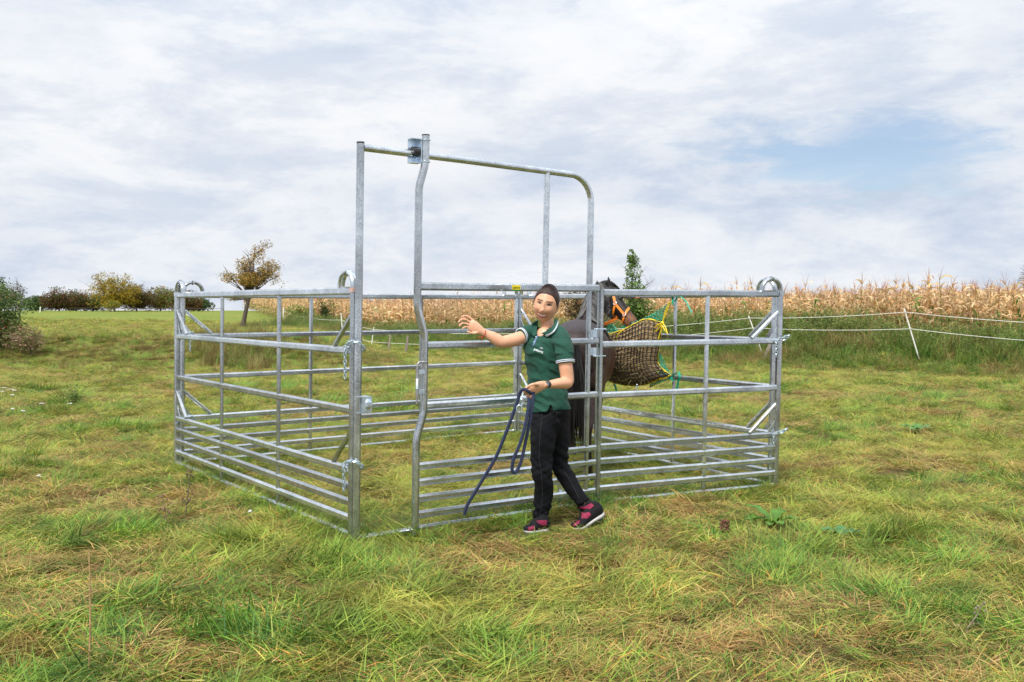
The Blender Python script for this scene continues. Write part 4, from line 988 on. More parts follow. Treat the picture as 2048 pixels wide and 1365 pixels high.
# ------------------------------------------------------------------ hay net
def haynet():
    dw = lambda x: 9.80 + (1340 - x) * .0070
    root = empty('hay_net', P(1280, 705, dw(1280)), 'stuffed black meshed hay net with yellow edge rope tied to the back right hurdle', 'hay net')
    top = [(1188, 678), (1222, 668), (1247, 660), (1270, 648), (1293, 639), (1324, 646)]
    bot = [(1190, 752), (1225, 765), (1255, 771), (1285, 770), (1312, 762), (1342, 752)]
    lef = [(1188, 678), (1186, 715), (1190, 752)]; rig = [(1324, 646), (1319, 690), (1316, 728), (1342, 752)]
    def ev(pl, t):
        t *= len(pl) - 1; i = min(int(t), len(pl) - 2); f = t - i; a, b = pl[i], pl[i + 1]
        p0 = pl[max(i - 1, 0)]; p3 = pl[min(i + 2, len(pl) - 1)]
        return V((cr(p0[0], a[0], b[0], p3[0], f), cr(p0[1], a[1], b[1], p3[1], f)))
    def S(u, v, off=0):
        p = ev(top, u) * (1 - v) + ev(bot, u) * v + ev(lef, v) * (1 - u) + ev(rig, v) * u - (V(top[0]) * (1 - u) * (1 - v) + V(top[-1]) * u * (1 - v) + V(bot[0]) * (1 - u) * v + V(bot[-1]) * u * v)
        b = .24 * (max(0, math.sin(math.pi * u)) ** .6) * (max(0, math.sin(math.pi * (v * .9 + .08))) ** .6)
        b *= 1 + .12 * noise.noise((u * 4, v * 4, 0))
        return P(p.x, p.y, dw(p.x) - .05 - b * (1 if off >= 0 else -.25) - abs(off))
    hay = mat('hay', (.40, .28, .14), .9, col2=(.22, .14, .065), vscale=45, bump=.9, bscale=90, stretch=(1, 1, .5))
    m = MB(); n = 26; vs = []; fs = []
    for sgn in (0, -1e-6):
        b = len(vs)
        for j in range(n + 1):
            for i in range(n + 1):
                p = S(i / n, j / n, sgn); p += V((0, random.uniform(-.006, .006), 0)); vs.append(p)
        for j in range(n):
            for i in range(n):
                if i / n > .86 and j / n > .80: continue
                fs.append((b + j * (n + 1) + i, b + j * (n + 1) + i + 1, b + (j + 1) * (n + 1) + i + 1, b + (j + 1) * (n + 1) + i))
    m.add(vs, fs); o = m.build('hay', hay, root, smooth=60)
    blk = mat('black_net_cord', (.012, .013, .012), .6); m = MB()
    K = 18
    for i in range(K + 1):
        m.tube([S(min(1, max(0, i / K + .004 * math.sin(j * 1.57 + i))), j / 40,   .020) for j in range(41)], .0047, 4)
    for j in range(16):
        m.tube([S(i / 56, min(1, max(0, j / 15 + .004 * math.sin(i * 1.57 + j))), .020) for i in range(57)], .0047, 4)
    o = m.build('net_mesh', blk, root); o['kind'] = 'stuff'
    yel = mat('yellow_rope', (.86, .62, .02), .55, var=.15, vscale=90); m = MB()
    edge = [S(i / 24, 0, .014) for i in range(25)] + [S(1, j / 16, .014) for j in range(1, 17)] + [S(1 - i / 24, 1, .014) for i in range(1, 25)]
    m.tube([p + V((0, 0, .003 * math.sin(k * 1.9))) for k, p in enumerate(edge)], .0085, 7); m.build('edge_rope', yel, root)
    kn = lambda pts, r=.0055, mt=yel, nm='knot_rope': (lambda m_: (m_.tube([P(x, y, dw(x) - .10 - dd) for x, y, dd in pts], r, 7), m_.build(nm, mt, root)))(MB())
    kn([(1325, 645, 0), (1333, 625, 0), (1340, 608, 0), (1346, 606, 0)]); kn([(1325, 645, 0.01), (1330, 625, .01), (1337, 607, .01), (1345, 603, .01)])
    kn([(1325, 646, .03), (1315, 650, .04), (1307, 660, .04), (1312, 664, .04), (1322, 652, .04)]); kn([(1325, 646, .03), (1312, 655, .03), (1304, 668, .03), (1302, 682, .03)])
    kn([(1325, 646, .03), (1331, 655, .04), (1335, 668, .04), (1330, 662, .04), (1322, 648, .03)]); kn([(1325, 648, .03), (1322, 662, .03), (1316, 680, .03)])
    m = MB(); m.ball(P(1325, 646, dw(1325) - .13), .016, .016, .014); m.build('knot', yel, root)
    kn([(1247, 660, .08), (1237, 668, .1), (1230, 680, .1), (1222, 700, .08)])
    grn = mat('green_net_cord', (.005, .28, .17), .5, var=.2, vscale=60)
    def tri_net(A, B, C_, n, r=.0042):
        m = MB()
        for k in range(n + 1):
            f = k / n
            for (a, b, c) in ((A, B, C_), (B, C_, A)):
                p = V(a).lerp(V(b), f); q = V(a).lerp(V(c), f)
                w = [p.lerp(q, t / 6) + V((0, .01 * math.sin(t * 2 + k), .006 * math.sin(t * 3 + k * 2))) for t in range(7)]; m.tube(w, r, 4)
        o = m.build('green_net', grn, root); o['kind'] = 'stuff'
    q = lambda x, y, dd=0: P(x, y, dw(x) - .03 - dd)
    tri_net(q(1343, 603), q(1296, 634), q(1323, 648), 10); tri_net(q(1300, 632), q(1240, 655), q(1280, 660, .03), 9)
    tri_net(q(1318, 640), q(1270, 648, .02), q(1242, 662, .02), 9)
    tri_net(q(1317, 700), q(1343, 754), q(1318, 745), 9); tri_net(q(1343, 756), q(1300, 775), q(1305, 755, .05), 9); tri_net(q(1218, 640, .1), q(1195, 668, .1), q(1238, 665, .1), 10)
    def ribbon(pts, w, nm='tie_strap', d=None):
        m = MB(); m.sweep([P(x, y, dw(x) - .12 - dd) for x, y, dd in pts], rr(w, .003, .001), V((1, 0, .2))); m.build(nm, grn, root)
    ribbon([(1345, 610, 0), (1346, 600, -.02), (1344, 592, .03), (1350, 590, .02), (1354, 596, .0), (1349, 604, .0), (1345, 600, .02)], .02)
    ribbon([(1350, 592, .02), (1362, 594, .03), (1372, 603, .02), (1378, 615, .02), (1384, 626, .02)], .014)
    ribbon([(1342, 756, 0), (1350, 748, -.02), (1357, 744, .02), (1360, 752, .03), (1355, 760, .0), (1345, 762, .0), (1342, 755, .02)], .022)
    ribbon([(1357, 745, .03), (1360, 755, .03), (1356, 764, .03), (1354, 778, .03)], .022); ribbon([(1228, 768, .1), (1231, 774, .1), (1233, 784, .1)], .022)
    m = MB(); c = P(1274, 776, dw(1274) - .2); chain_mb(m, [c + V((0, 0, .03)), c - V((.01, 0, .05))], .03, .003); m.build('snap_hook', ZINC, root)
    vs, fs, cc = [], [], []; random.seed(4)
    HP_ = [((.66, .52, .28), 3), ((.48, .36, .17), 2), ((.40, .38, .14), 1)]
    for k in range(300):
        u, v = random.uniform(.02, .97), random.uniform(.0, .95)
        if u > .8 and v > .8: continue
        if random.random() < .25: v = random.uniform(0, .06)
        p = S(u, v, .004 + random.random() * .012); a = random.random() * 6.28; L = random.uniform(.03, .11); dr = V((math.cos(a), random.uniform(-.35, .05), math.sin(a) * .5)) * L; w = V((-math.sin(a), 0, math.cos(a))) * .0016
        b = len(vs); vs += [p - w, p + w, p + dr + w * .6 + V((0, 0, -.01)), p + dr - w * .6 + V((0, 0, -.01))]; cc += [pick(HP_)] * 4; fs.append((b, b + 1, b + 2, b + 3))
    off = V(root.location); o = mesh_np('hay_stems', [tuple(V(v) - off) for v in vs], fs, cc, LEAFM); o.parent = root; o['kind'] = 'stuff'
haynet()

# ------------------------------------------------------------------ woman
def woman():
    D = 7.08; PX = FPX / D
    W = lambda x, y, dd=0.0: P(x, y, D + dd)
    WA = lambda x, y, dd: W(x, y, dd * .42 + .0)
    root = empty('person', G(1100, 1062), 'smiling woman in green polo shirt and dark jeans walking past the gate', 'person')
    phi = R(36); fc = V((-math.sin(phi), -math.cos(phi), 0)); sd = V((math.cos(phi), -math.sin(phi), 0))
    # head frame
    yaw = R(12); hf = V((-math.sin(yaw), -math.cos(yaw), -.10)).normalized(); hx = V((math.cos(yaw), -math.sin(yaw), 0)); roll = R(13)
    hu = hf.cross(hx) * -1 if hf.cross(hx).z < 0 else hf.cross(hx); hu.normalize()
    Mr = Matrix.Rotation(roll, 3, -hf) ; hx = Mr @ hx; hu = Mr @ hu
    if hu.x < 0: Mr = Matrix.Rotation(-2 * roll, 3, -hf); hx = Mr @ hx; hu = Mr @ hu
    hc = W(1092.3, 608.3, .02)
    HS = 1.10
    HL = lambda x, y, z: hc + (hx * x + hf * y + hu * z) * HS
    def headpt(u, v, w):
        jaw = max(0, -w); x = .0790 * u * (1 - .17 * jaw ** 2.4) * (1 + .10 * max(0, w) * (1 - .4 * w)); 
        y = (.095 * v if v < 0 else .088 * v); z = .122 * w
        if v < 0: y *= 1 - .5 * sstep(.1, .8, -w)
        else: y *= 1 - .10 * sstep(.2, .9, -w)
        if v > 0:
            g = lambda cx, cz, sx, sz: math.exp(-((x - cx) / sx) ** 2 - ((z - cz) / sz) ** 2)
            y += .010 * g(0, .004, .009, .028) + .021 * g(0, -.034, .0110, .017) + .008 * g(.011, -.042, .007, .008) + .008 * g(-.011, -.042, .007, .008)
            y += .005 * (g(.032, .030, .018, .008) + g(-.032, .030, .018, .008)) - .007 * (g(.033, .008, .014, .010) + g(-.033, .008, .014, .010))
            y += .008 * (g(.042, -.032, .026, .020) + g(-.042, -.032, .026, .020))
            y += .006 * g(0, -.055, .024, .007) + .007 * g(0, -.083, .018, .006) - .008 * g(0, -.068, .022, .005) + .010 * g(0, -.108, .020, .014)
            y -= .004 * (g(.034, -.058, .005, .014) + g(-.034, -.058, .005, .014))
        return x, y, z
    mb = MB(); N, M_ = 72, 54; vs = [HL(*headpt(0, 0, 1))]
    for i in range(1, M_):
        a = math.pi * i / M_
        for j in range(N):
            b = 2 * math.pi * j / N; vs.append(HL(*headpt(math.sin(a) * math.cos(b), math.sin(a) * math.sin(b), math.cos(a))))
    vs.append(HL(*headpt(0, 0, -1))); fs = [(0, 1 + j, 1 + (j + 1) % N) for j in range(N)]
    for i in range(M_ - 2):
        for j in range(N): fs.append((1 + i * N + j, 1 + (i + 1) * N + j, 1 + (i + 1) * N + (j + 1) % N, 1 + i * N + (j + 1) % N))
    L_ = len(vs) - 1; fs += [(L_, 1 + (M_ - 2) * N + (j + 1) % N, 1 + (M_ - 2) * N + j) for j in range(N)]
    mb.add(vs, fs)
    for s, q_ in ((-1, -.915), (1, 1)):
        s = q_
        loft(mb, [(HL(.074 * s, -.006, .020), .006, .012), (HL(.083 * s, -.014, .014), .006, .019), (HL(.082 * s, -.010, -.008), .006, .017), (HL(.076 * s, -.003, -.034), .005, .009)], hx, 12)
    # neck
    loft(mb, [(HL(0, -.03, -.06), .048, .055), (W(1095, 650, .05), .045, .050), (W(1095, 662, .05), .054, .056), (W(1092, 672, .03), .075, .08), (W(1090, 688, .03), .12, .09)], sd, 18)
    # torso and legs under the clothes
    loft(mb, [(W(1094, 672, .04), .13, .06), (W(1091, 700, .03), .12, .08), (W(1090, 750, .03), .10, .075), (W(1096, 800, .03), .12, .09), (W(1098, 840, .05), .12, .09)], sd, 16)
    loft(mb, [(W(1087, 845, -.02), .07, .07), (W(1083.5, 940, -.05), .045, .045), (W(1087, 985, -.01), .04, .04), (W(1080, 1040, .0), .035, .035), (W(1078, 1055, .0), .03, .03)], sd, 12)
    loft(mb, [(W(1112, 845, .10), .06, .06), (W(1119, 930, .13), .045, .045), (W(1145, 975, .14), .035, .035), (W(1168, 1008, .08), .034, .034), (W(1172, 1020, .06), .03, .03)], sd, 12)
    # right arm (viewer left)
    ax = V((0, 0, 1))
    loft(mb, [(W(1066, 670, .08), .045, .045), (W(1050, 673, .02), .047, .045), (WA(1030, 680, -.06), .048, .044), (WA(1012, 683.5, -.14), .044, .040), (WA(1003, 684.5, -.18), .042, .040), (WA(994, 680, -.20), .043, .038), (WA(984, 674, -.22), .038, .033), (WA(974, 669, -.24), .030, .025), (WA(965.5, 664, -.26), .026, .020), (WA(958, 660, -.27), .030, .018)], ax, 18)
    pd = V((.45, 0, 1)).normalized()
    loft(mb, [(WA(967, 665.5, -.26), .024, .019), (WA(958, 660, -.27), .034, .017), (WA(948, 654, -.27), .042, .016), (WA(941, 650, -.27), .038, .013), (WA(939, 649, -.27), .030, .009)], pd, 16)
    def finger(pts, r0, r1):
        n = len(pts); loft(mb, [(p, r0 + (r1 - r0) * i / (n - 1), r0 + (r1 - r0) * i / (n - 1)) for i, p in enumerate(pts)] + [(pts[-1] + (pts[-1] - pts[-2]).normalized() * .004, .003, .003)], V((.2, .3, 1)), 10, 3)
    finger([WA(950, 646, -.26), WA(944, 639.5, -.26), WA(936, 634, -.27), WA(929, 632.5, -.29), WA(923, 635, -.31)], .0088, .0062)
    finger([WA(946, 650, -.27), WA(939, 644, -.275), WA(930, 639.5, -.29), WA(922, 640, -.31), WA(917, 645, -.33)], .0088, .0065)
    finger([WA(944, 653, -.27), WA(936, 649.5, -.285), WA(928, 647, -.30), WA(921, 649, -.325), WA(919, 653, -.34)], .0085, .0062)
    finger([WA(944, 657, -.26), WA(937, 655, -.27), WA(930, 654.5, -.29), WA(925, 658, -.305)], .008, .006)
    finger([WA(958, 664, -.28), WA(950, 667, -.30), WA(942, 666.5, -.32), WA(935, 663.5, -.335)], .0105, .0075)
    # left arm (viewer right)
    loft(mb, [(W(1116, 682, -.06), .04, .04), (W(1127, 700, -.15), .044, .044), (W(1131, 730, -.17), .049, .049), (W(1134, 752, -.17), .046, .047), (W(1134, 765, -.18), .043, .044), (W(1122, 767, -.22), .042, .038), (W(1108, 768.5, -.27), .035, .032), (W(1094, 770, -.31), .027, .022), (W(1086, 771, -.33), .028, .020)], V((.3, -1, 0)), 18)
    loft(mb, [(W(1094, 770, -.31), .026, .020), (W(1084, 772, -.33), .036, .022), (W(1073, 776, -.35), .043, .021), (W(1064, 781, -.36), .040, .019), (W(1060, 784, -.36), .03, .013)], V((.25, -.3, 1)), 16)
    for k, (a, b, c, d) in enumerate((((1063, 774), (1053, 775), (1047, 781), (1052, 786)), ((1062, 779), (1053, 782), (1049, 788), (1056, 791)), ((1063, 784), (1056, 789), (1055, 794), (1062, 794)), ((1067, 788), (1061, 793), (1061, 797), (1068, 796)))):
        finger([W(*a, -.36), W(*b, -.39), W(*c, -.385), W(*d, -.355)], .0095, .0075)
    finger([W(1076, 770, -.37), W(1068, 769, -.41), W(1059, 772, -.42), W(1053, 777, -.41)], .0115, .0085)
    def skin(p):
        q = (p - hc) / HS; x, y, z = q.dot(hx), q.dot(hf), q.dot(hu); base = V((.68, .36, .225)); 
        if abs(x) < .09 and abs(z) < .14 and y > .02:
            e = lambda cx, cz, sx, sz: math.exp(-((x - cx) / sx) ** 2 - ((z - cz) / sz) ** 2)
            base = base.lerp(V((.64, .26, .17)), min(1, .45 * (e(.040, -.032, .018, .014) + e(-.040, -.032, .018, .014)) + .3 * e(0, -.038, .012, .01)))
            sm = -.070 + 9 * x * x
            lip = max(math.exp(-((z - sm - .010) / .0045) ** 2), math.exp(-((z - sm + .011) / .005) ** 2)) * (abs(x) < .034) 
            base = base.lerp(V((.50, .15, .12)), lip * .85)
            for s in (-1, 1):
                br = .029 - 5 * (abs(x) - .033) ** 2; k = math.exp(-((z - br) / .0038) ** 2) * (0.010 < x * s < .052)
                base = base.lerp(V((.05, .028, .02)), k * .95)
                base = base.lerp(V((.34, .17, .12)), .28 * math.exp(-((x * s - .033) / .017) ** 2 - ((z - .010) / .010) ** 2))  # eye socket shading put into the skin colour
            fold = math.exp(-((abs(x) - (.020 + (-.040 - z) * .55)) / .0035) ** 2) * (-.075 < z < -.040); base = base.lerp(V((.42, .18, .12)), fold * .22)  # smile creases: their shade is painted into the skin
        n_ = 1 + .05 * noise.noise(p * 40); return (base.x * n_, base.y * n_, base.z * n_)
    SKIN = mat('skin', (.6, .35, .25), .45, attr=True, bump=.05, bscale=300)
    SKIN.node_tree.nodes['Principled BSDF'].inputs['Subsurface Weight'].default_value = .08
    SKIN.node_tree.nodes['Principled BSDF'].inputs['Subsurface Radius'].default_value = (.012, .005, .003)
    body, bvb = remesh('body', mb, .0034, SKIN, root, skin, 2, .4)
    def face(x, z, off):
        h = bvb.ray_cast(HL(x, .3, z), -hf); return h[0] + hf * off if h[0] is not None else HL(x, .09, z)
    Hm = Matrix((hx, hf, hu)).transposed()
    eyew = mat('eye_white', (.62, .58, .55), .2); iris = mat('dark_iris', (.035, .018, .01), .12); teeth = mat('teeth', (.80, .76, .68), .25); lash = mat('eyelashes', (.02, .012, .01), .6)
    for s in (-1, 1):
        m = MB(); c = face(.033 * s, .008, -.0035); m.ball(c, .0125, .0055, .0039, 14, 8, Hm); e = m.build('eye', eyew, root, smooth=80)
        m = MB(); m.ball(face(.0310 * s, .008, .001), .0054, .0035, .0042, 12, 6, Hm); m.build('iris', iris, e, smooth=80)
        m = MB(); m.tube([face(.033 * s + .0160 * t, .0130 - .0055 * t * t, .0015) for t in [k / 5 - 1 for k in range(11)]], .0030, 6, [.4, .7, .9, 1, 1, 1, 1, 1, .9, .7, .4]); m.build('eyelashes', lash, root, smooth=80)
        m = MB(); m.tube([face(.033 * s + .0135 * t, .0025 + .003 * t * t, .0005) for t in [k / 5 - 1 for k in range(11)]], .0009, 5); m.build('lower_eyelid_line', lash, root, smooth=80)
    m = MB(); vs = []; fs = []
    for i in range(17):
        t = i / 8 - 1; x = .030 * t; zz = -.070 + 9 * x * x; hh = .0092 * (1 - abs(t) ** 2.2) + .0004
        for k in range(4): vs.append(face(x, zz, 0) * 1.0 + hf * (.0042 - .0012 * abs(k - 1.5)) + hu * (hh * (k / 1.5 - 1)))
    for i in range(16):
        for k in range(3): fs.append((i * 4 + k, i * 4 + 4 + k, i * 4 + 5 + k, i * 4 + 1 + k))
    m.add(vs, fs); m.build('teeth', teeth, root, smooth=80)
    LIP = mat('lips', (.36, .07, .055), .4)
    for sg, r in ((1, .0036), (-1, .0044)):
        m = MB(); pts = []
        for i in range(17):
            t = i / 8 - 1; x = .034 * t; zz = -.070 + 9 * x * x; hh = .0096 * (1 - abs(t) ** 2) * sg; pts.append(face(x, zz, 0) + hf * .0026 + hu * hh)
        m.tube(pts, r, 7, [.3 + .7 * (1 - abs(i / 8 - 1) ** 2) for i in range(17)]); m.build('lip', LIP, root, smooth=80)
    # hair
    HAIR = mat('dark_brown_hair', (.032, .014, .010), .45, spec=.4, var=.6, vscale=90, bump=.7, bscale=160, stretch=(1, 1, .35))
    m = MB(); vs = []; fs = []; N2, M2 = 110, 76
    for i in range(M2 + 1):
        a = math.pi * (i + .01) / (M2 + .02)
        for j in range(N2):
            b = 2 * math.pi * j / N2; u, v_, w = math.sin(a) * math.cos(b), math.sin(a) * math.sin(b), math.cos(a)
            if v_ < 0: x, y, z = headpt(u, v_, w)
            else: x, y, z = .0790 * u * (1 + .10 * max(0, w) * (1 - .4 * w)) * (1 - .17 * max(0, -w) ** 2.4), .088 * v_, .122 * w
            hf_ = .070 - .010 * (abs(x) / .05) ** 2
            hl = -.048 + (.050) * sstep(-.045, -.022, y) + (hf_ - .002) * sstep(.026, .066, y) - .030 * math.exp(-((y - .012) / .010) ** 2)
            h_ = z - hl + .0025 * noise.noise((b * 14, a * 6, 0))
            k = .93 + .085 * sstep(-.010, .006, h_) + (.022 * sstep(.0, .045, h_) + .05 * max(0, -v_) * sstep(-.01, .03, h_)) * (1 + .25 * noise.noise((b * 9, a * 2.0, 1)))
            vs.append(HL(x * k, y * k, z * k))
    for i in range(M2):
        for j in range(N2): fs.append((i * N2 + j, (i + 1) * N2 + j, (i + 1) * N2 + (j + 1) % N2, i * N2 + (j + 1) % N2))
    m.add(vs, fs); ho = m.build('hair', HAIR, root, smooth=180)
    m = MB(); random.seed(8)
    for k in range(700):     # combed-back strands
        a = random.uniform(-1.35, 1.35); pts = []
        st = random.uniform(.12 if abs(a) < .8 else .4, .9)
        for i in range(8):
            t = st + (1 - st) * i / 7; th = R(38) + t * R(118)          # front hairline over the crown to the nape
            u, v_, w = math.sin(a) * (1 - .55 * t), math.cos(th) * (1), math.sin(th) * math.cos(a * .98)
            n_ = math.sqrt(u * u + v_ * v_ + w * w); u, v_, w = u / n_, v_ / n_, w / n_
            kq = 1.040 + .058 * max(0, -v_) + .004 * math.sin(i + k)
            pts.append(HL(.078 * u * kq, .092 * v_ * kq, .125 * w * kq))
        m.tube([p + hu * .002 * math.sin(k * 7.3) for p in pts], .0017, 3, [.3, .7, 1, 1, 1, 1, .8, .3])
    for k in range(14):
        p = HL(-.070, .02, .02); pts = [p + V((-.004 * i * (1 + .3 * math.sin(k)), .002 * i, .004 * i * math.cos(k) - .0015 * i * i * .4)) for i in range(8)]; m.tube(pts, .0005, 3)
    m.build('hair_strands', HAIR, ho, smooth=80)['kind'] = 'stuff'
    m = MB(); m.ball(HL(.01, -.112, -.03), .028, .024, .030, 14, 10, Hm); m.build('hair_bun', HAIR, ho, smooth=80)
    # polo shirt
    SH = mat('green_pique_cotton', (.005, .062, .040), .85, var=.2, vscale=7, bump=.25, bscale=500, sheen=.05)
    mb = MB()
    loft(mb, [(W(1094, 655, .05), .085, .068), (W(1093, 661, .05), .125, .078), (W(1092, 669, .05), .160, .088), (W(1090, 685, .04), .160, .105), (W(1088, 702, .03), .148, .128), (W(1088, 722, .03), .138, .120), (W(1089, 750, .03), .126, .104), (W(1092, 778, .03), .136, .110), (W(1096, 800, .03), .150, .120), (W(1098.5, 822, .03), .158, .128)], sd, 32, 5)
    loft(mb, [(W(1078, 664, .10), .055, .07), (W(1062, 665, .08), .060, .062), (W(1050, 670, .03), .061, .058), (W(1041, 673, .0), .056, .054)], V((0, 0, 1)), 20)
    loft(mb, [(W(1108, 665, -.02), .07, .06), (W(1121, 674, -.08), .066, .062), (W(1127, 692, -.13), .064, .062), (W(1129.5, 712, -.16), .062, .061), (W(1131, 727, -.17), .060, .060)], V((.3, -1, 0)), 20)
    def wr(p):
        if (p - W(1131, 727, -.17)).length < .085 or (p - W(1041, 673, 0)).length < .07: return 0
        z = p.z; a = noise.noise((p.x * 9 + p.z * 7, p.y * 9, p.z * 16)); b = noise.noise((p.x * 22, p.y * 22 + p.z * 18, p.z * 26 + p.x * 20)); c_ = noise.noise((p.x * 5 - p.z * 9, p.y * 5, p.z * 20 + p.x * 14)); r_ = 1 - abs(noise.noise((p.x * 4 - p.z * 6, p.y * 4, p.z * 13 + p.x * 11))) * 3.2; return .0085 * a * (1.2 if z < 1.35 else .7) + .0036 * b + .010 * max(0, c_) * (z < 1.38) + .008 * max(0, r_) * (z < 1.36)
    shirt, bvs = remesh('polo_shirt', mb, .006, SH, root, None, 6, .5, wr)
    def px(p):
        q = p - V((0, 0, CAMZ)); sp, cp = math.sin(PITCH), math.cos(PITCH); dz = q.y * cp - q.z * sp; return 1024 + FPX * q.x / dz, 682.5 - FPX * (q.y * sp + q.z * cp) / dz
    bm = bmesh.new(); bm.from_mesh(shirt.data); off = V(root.location); dele = []
    for v in bm.verts:
        x, y = px(v.co + off)
        lo_x = 1074.5; hi = 1107 - (y - 650) * 1.55
        if 640 < y < 671 and lo_x < x < min(hi, 1107) and v.normal.y < .1: dele.append(v)
        elif y < 655 and 1077 < x < 1108 : dele.append(v)
        elif y > 819.5 + (1137 - x) * .10: dele.append(v)
        elif y > 809 and abs(x - 1101) < (y - 809) * .38 and v.normal.y < 0: dele.append(v)
    bmesh.ops.delete(bm, geom=dele, context='VERTS'); bm.to_mesh(shirt.data); bm.free()
    WT = mat('white_ribbing', (.72, .75, .78), .8); NV = mat('blue_ribbing', (.10, .16, .28), .8)
    def band(c, ax_, side, ra, rb, name, off):
        for k, (o2, h, mt) in enumerate(((0, .0045, WT), (.0058, .0045, NV), (.0115, .0045, WT))):
            m = MB(); loft(m, [(V(c) - ax_ * (o2 + off + h / 2), ra, rb), (V(c) - ax_ * (o2 + off), ra * 1.012, rb * 1.012), (V(c) - ax_ * (o2 + off - h / 2), ra, rb)], side, 28, 2); m.build(name, mt, shirt, smooth=80)
    axl = (W(1041, 673, .0) - W(1050, 670, .03)).normalized(); band(W(1041, 673, .0), axl, V((0, 0, 1)), .0580, .0560, 'cuff_stripe', .006)
    axr = (W(1131, 727, -.17) - W(1129.5, 712, -.16)).normalized(); band(W(1131, 727, -.17), axr, V((.3, -1, 0)), .0665, .0665, 'cuff_stripe', .006)
    # collar
    def hit(x, y, off):
        o = V((0, 0, CAMZ)); r = (P(x, y, 7) - o).normalized(); best = None
        for bb in (bvs, bvb):
            h = bb.ray_cast(o, r)
            if h[0] is not None and h[0].y < D + .35 and (best is None or h[3] < best[3]): best = h
        return (best[0] - r * off) if best else P(x, y, D + .02 - off)
    for rows, stripe in (((((1111, 637), (1107, 650), (1098, 661), (1083, 667.5)), ((1114, 640), (1112, 653), (1105, 664), (1088, 669.5)), ((1117, 645), (1116, 655), (1109, 666), (1094, 674.5))), True),
                         ((((1077, 641), (1074.5, 650), (1073.5, 660), (1074, 669)), ((1071, 643), (1067, 652), (1066, 662), (1070, 672)), ((1066, 646), (1060, 654), (1059, 664), (1066, 675))), False)):
        m = MB(); vs = []; fs = []; mi = []; NU, NV_ = 16, 12
        for i in range(NU + 1):
            t = i / NU * 3; k = min(2, int(t)); f = t - k
            c3 = [V(r[k]).lerp(V(r[k + 1]), f) for r in rows]
            for j in range(NV_ + 1):
                g = j / NV_; q = c3[0].lerp(c3[1], g * 2) if g < .5 else c3[1].lerp(c3[2], g * 2 - 1)
                vs.append(hit(q.x, q.y, .006 + .012 * math.sin(math.pi * min(1, g * .8 + .2)) + .004))
        for i in range(NU):
            for j in range(NV_): fs.append((i * (NV_ + 1) + j, i * (NV_ + 1) + j + 1, (i + 1) * (NV_ + 1) + j + 1, (i + 1) * (NV_ + 1) + j)); mi.append({8: 1, 9: 2, 10: 1}.get(j, 0) if stripe else 0)
        sm_ = [V(v) for v in vs]
        for _ in range(9):
            nv = list(sm_)
            for i in range(1, NU):
                for j in range(1, NV_):
                    q = i * (NV_ + 1) + j; nv[q] = (sm_[q - 1] + sm_[q + 1] + sm_[q - NV_ - 1] + sm_[q + NV_ + 1]) / 4
            sm_ = nv
        m.v = [tuple(v) for v in sm_]; m.f = fs; m.m = mi; m.c = [(1, 1, 1)] * len(vs); co = m.build('collar', [SH, WT, NV], shirt, smooth=60); so = co.modifiers.new('t', 'SOLIDIFY'); so.thickness = .004
    # placket, buttons, lettering, emblem
    def proj(x, y, off=.003): return onsurf(bvs, x, y, 7.0, off)
    m = MB(); vs = []; fs = []
    for i in range(9):
        f = i / 8; x, y = 1075 + (1066.5 - 1075) * f, 672 + (692 - 672) * f
        a, n_ = proj(x - 1.6, y); b, _ = proj(x + 1.8, y); vs += [a, b]
    m.add(vs, [(2 * i, 2 * i + 1, 2 * i + 3, 2 * i + 2) for i in range(8)]); m.build('placket', NV, shirt, smooth=80)
    m = MB()
    for (x, y) in ((1072.5, 675), (1068.5, 685)): p, n_ = proj(x, y, .005); m = MB(); m.ball(p, .0045, .0045, .0045, 8, 6); m.build('button', WT, shirt)
    m = MB(); tv, tf = text_pts('patura', 8.2); rot_ = R(-19)
    m.add([proj(1077.5 + (v.x * math.cos(rot_) - v.y * math.sin(rot_)) * .86, 702.0 - (v.x * math.sin(rot_) + v.y * math.cos(rot_)), .006)[0] for v in tv], tf)
    m.build('chest_lettering', WT, shirt, smooth=0)
    m = MB()
    for (x, y) in ((1080.5, 696.6), (1083.2, 696), (1082, 698.6), (1085, 698.2)): p, n_ = proj(x, y, .005); m.ball(p, .0034, .0034, .003, 8, 5)
    o = m.build('chest_emblem', WT, shirt); o['kind'] = 'stuff'
    # jeans
    DN = mat('black_washed_denim', (.009, .0095, .012), .9, spec=.15, var=.45, vscale=5, bump=.3, bscale=350)
    mb = MB()
    loft(mb, [(W(1097, 806, .03), .140, .108), (W(1098, 820, .03), .148, .118), (W(1098, 838, .04), .146, .125), (W(1099, 856, .05), .120, .115), (W(1100, 866, .06), .08, .08)], sd, 26)
    loft(mb, [(W(1089, 832, -.01), .090, .10), (W(1087, 860, -.02), .094, .102), (W(1085, 890, -.03), .086, .092), (W(1083.5, 915, -.04), .078, .083), (W(1083.5, 940, -.05), .074, .077), (W(1086, 958, -.04), .066, .070), (W(1088, 985, -.01), .070, .070), (W(1085, 1008, 0), .062, .063), (W(1081.5, 1028, 0), .055, .057), (W(1080, 1044, 0), .056, .058)], sd, 24, 5)
    loft(mb, [(W(1112, 835, .10), .088, .10), (W(1116, 870, .12), .086, .092), (W(1117, 905, .13), .076, .080), (W(1119, 930, .13), .068, .072), (W(1131, 952, .13), .063, .067), (W(1145, 975, .11), .060, .062), (W(1158, 994, .09), .050, .052), (W(1166.5, 1008, .07), .052, .054)], sd, 24, 5)
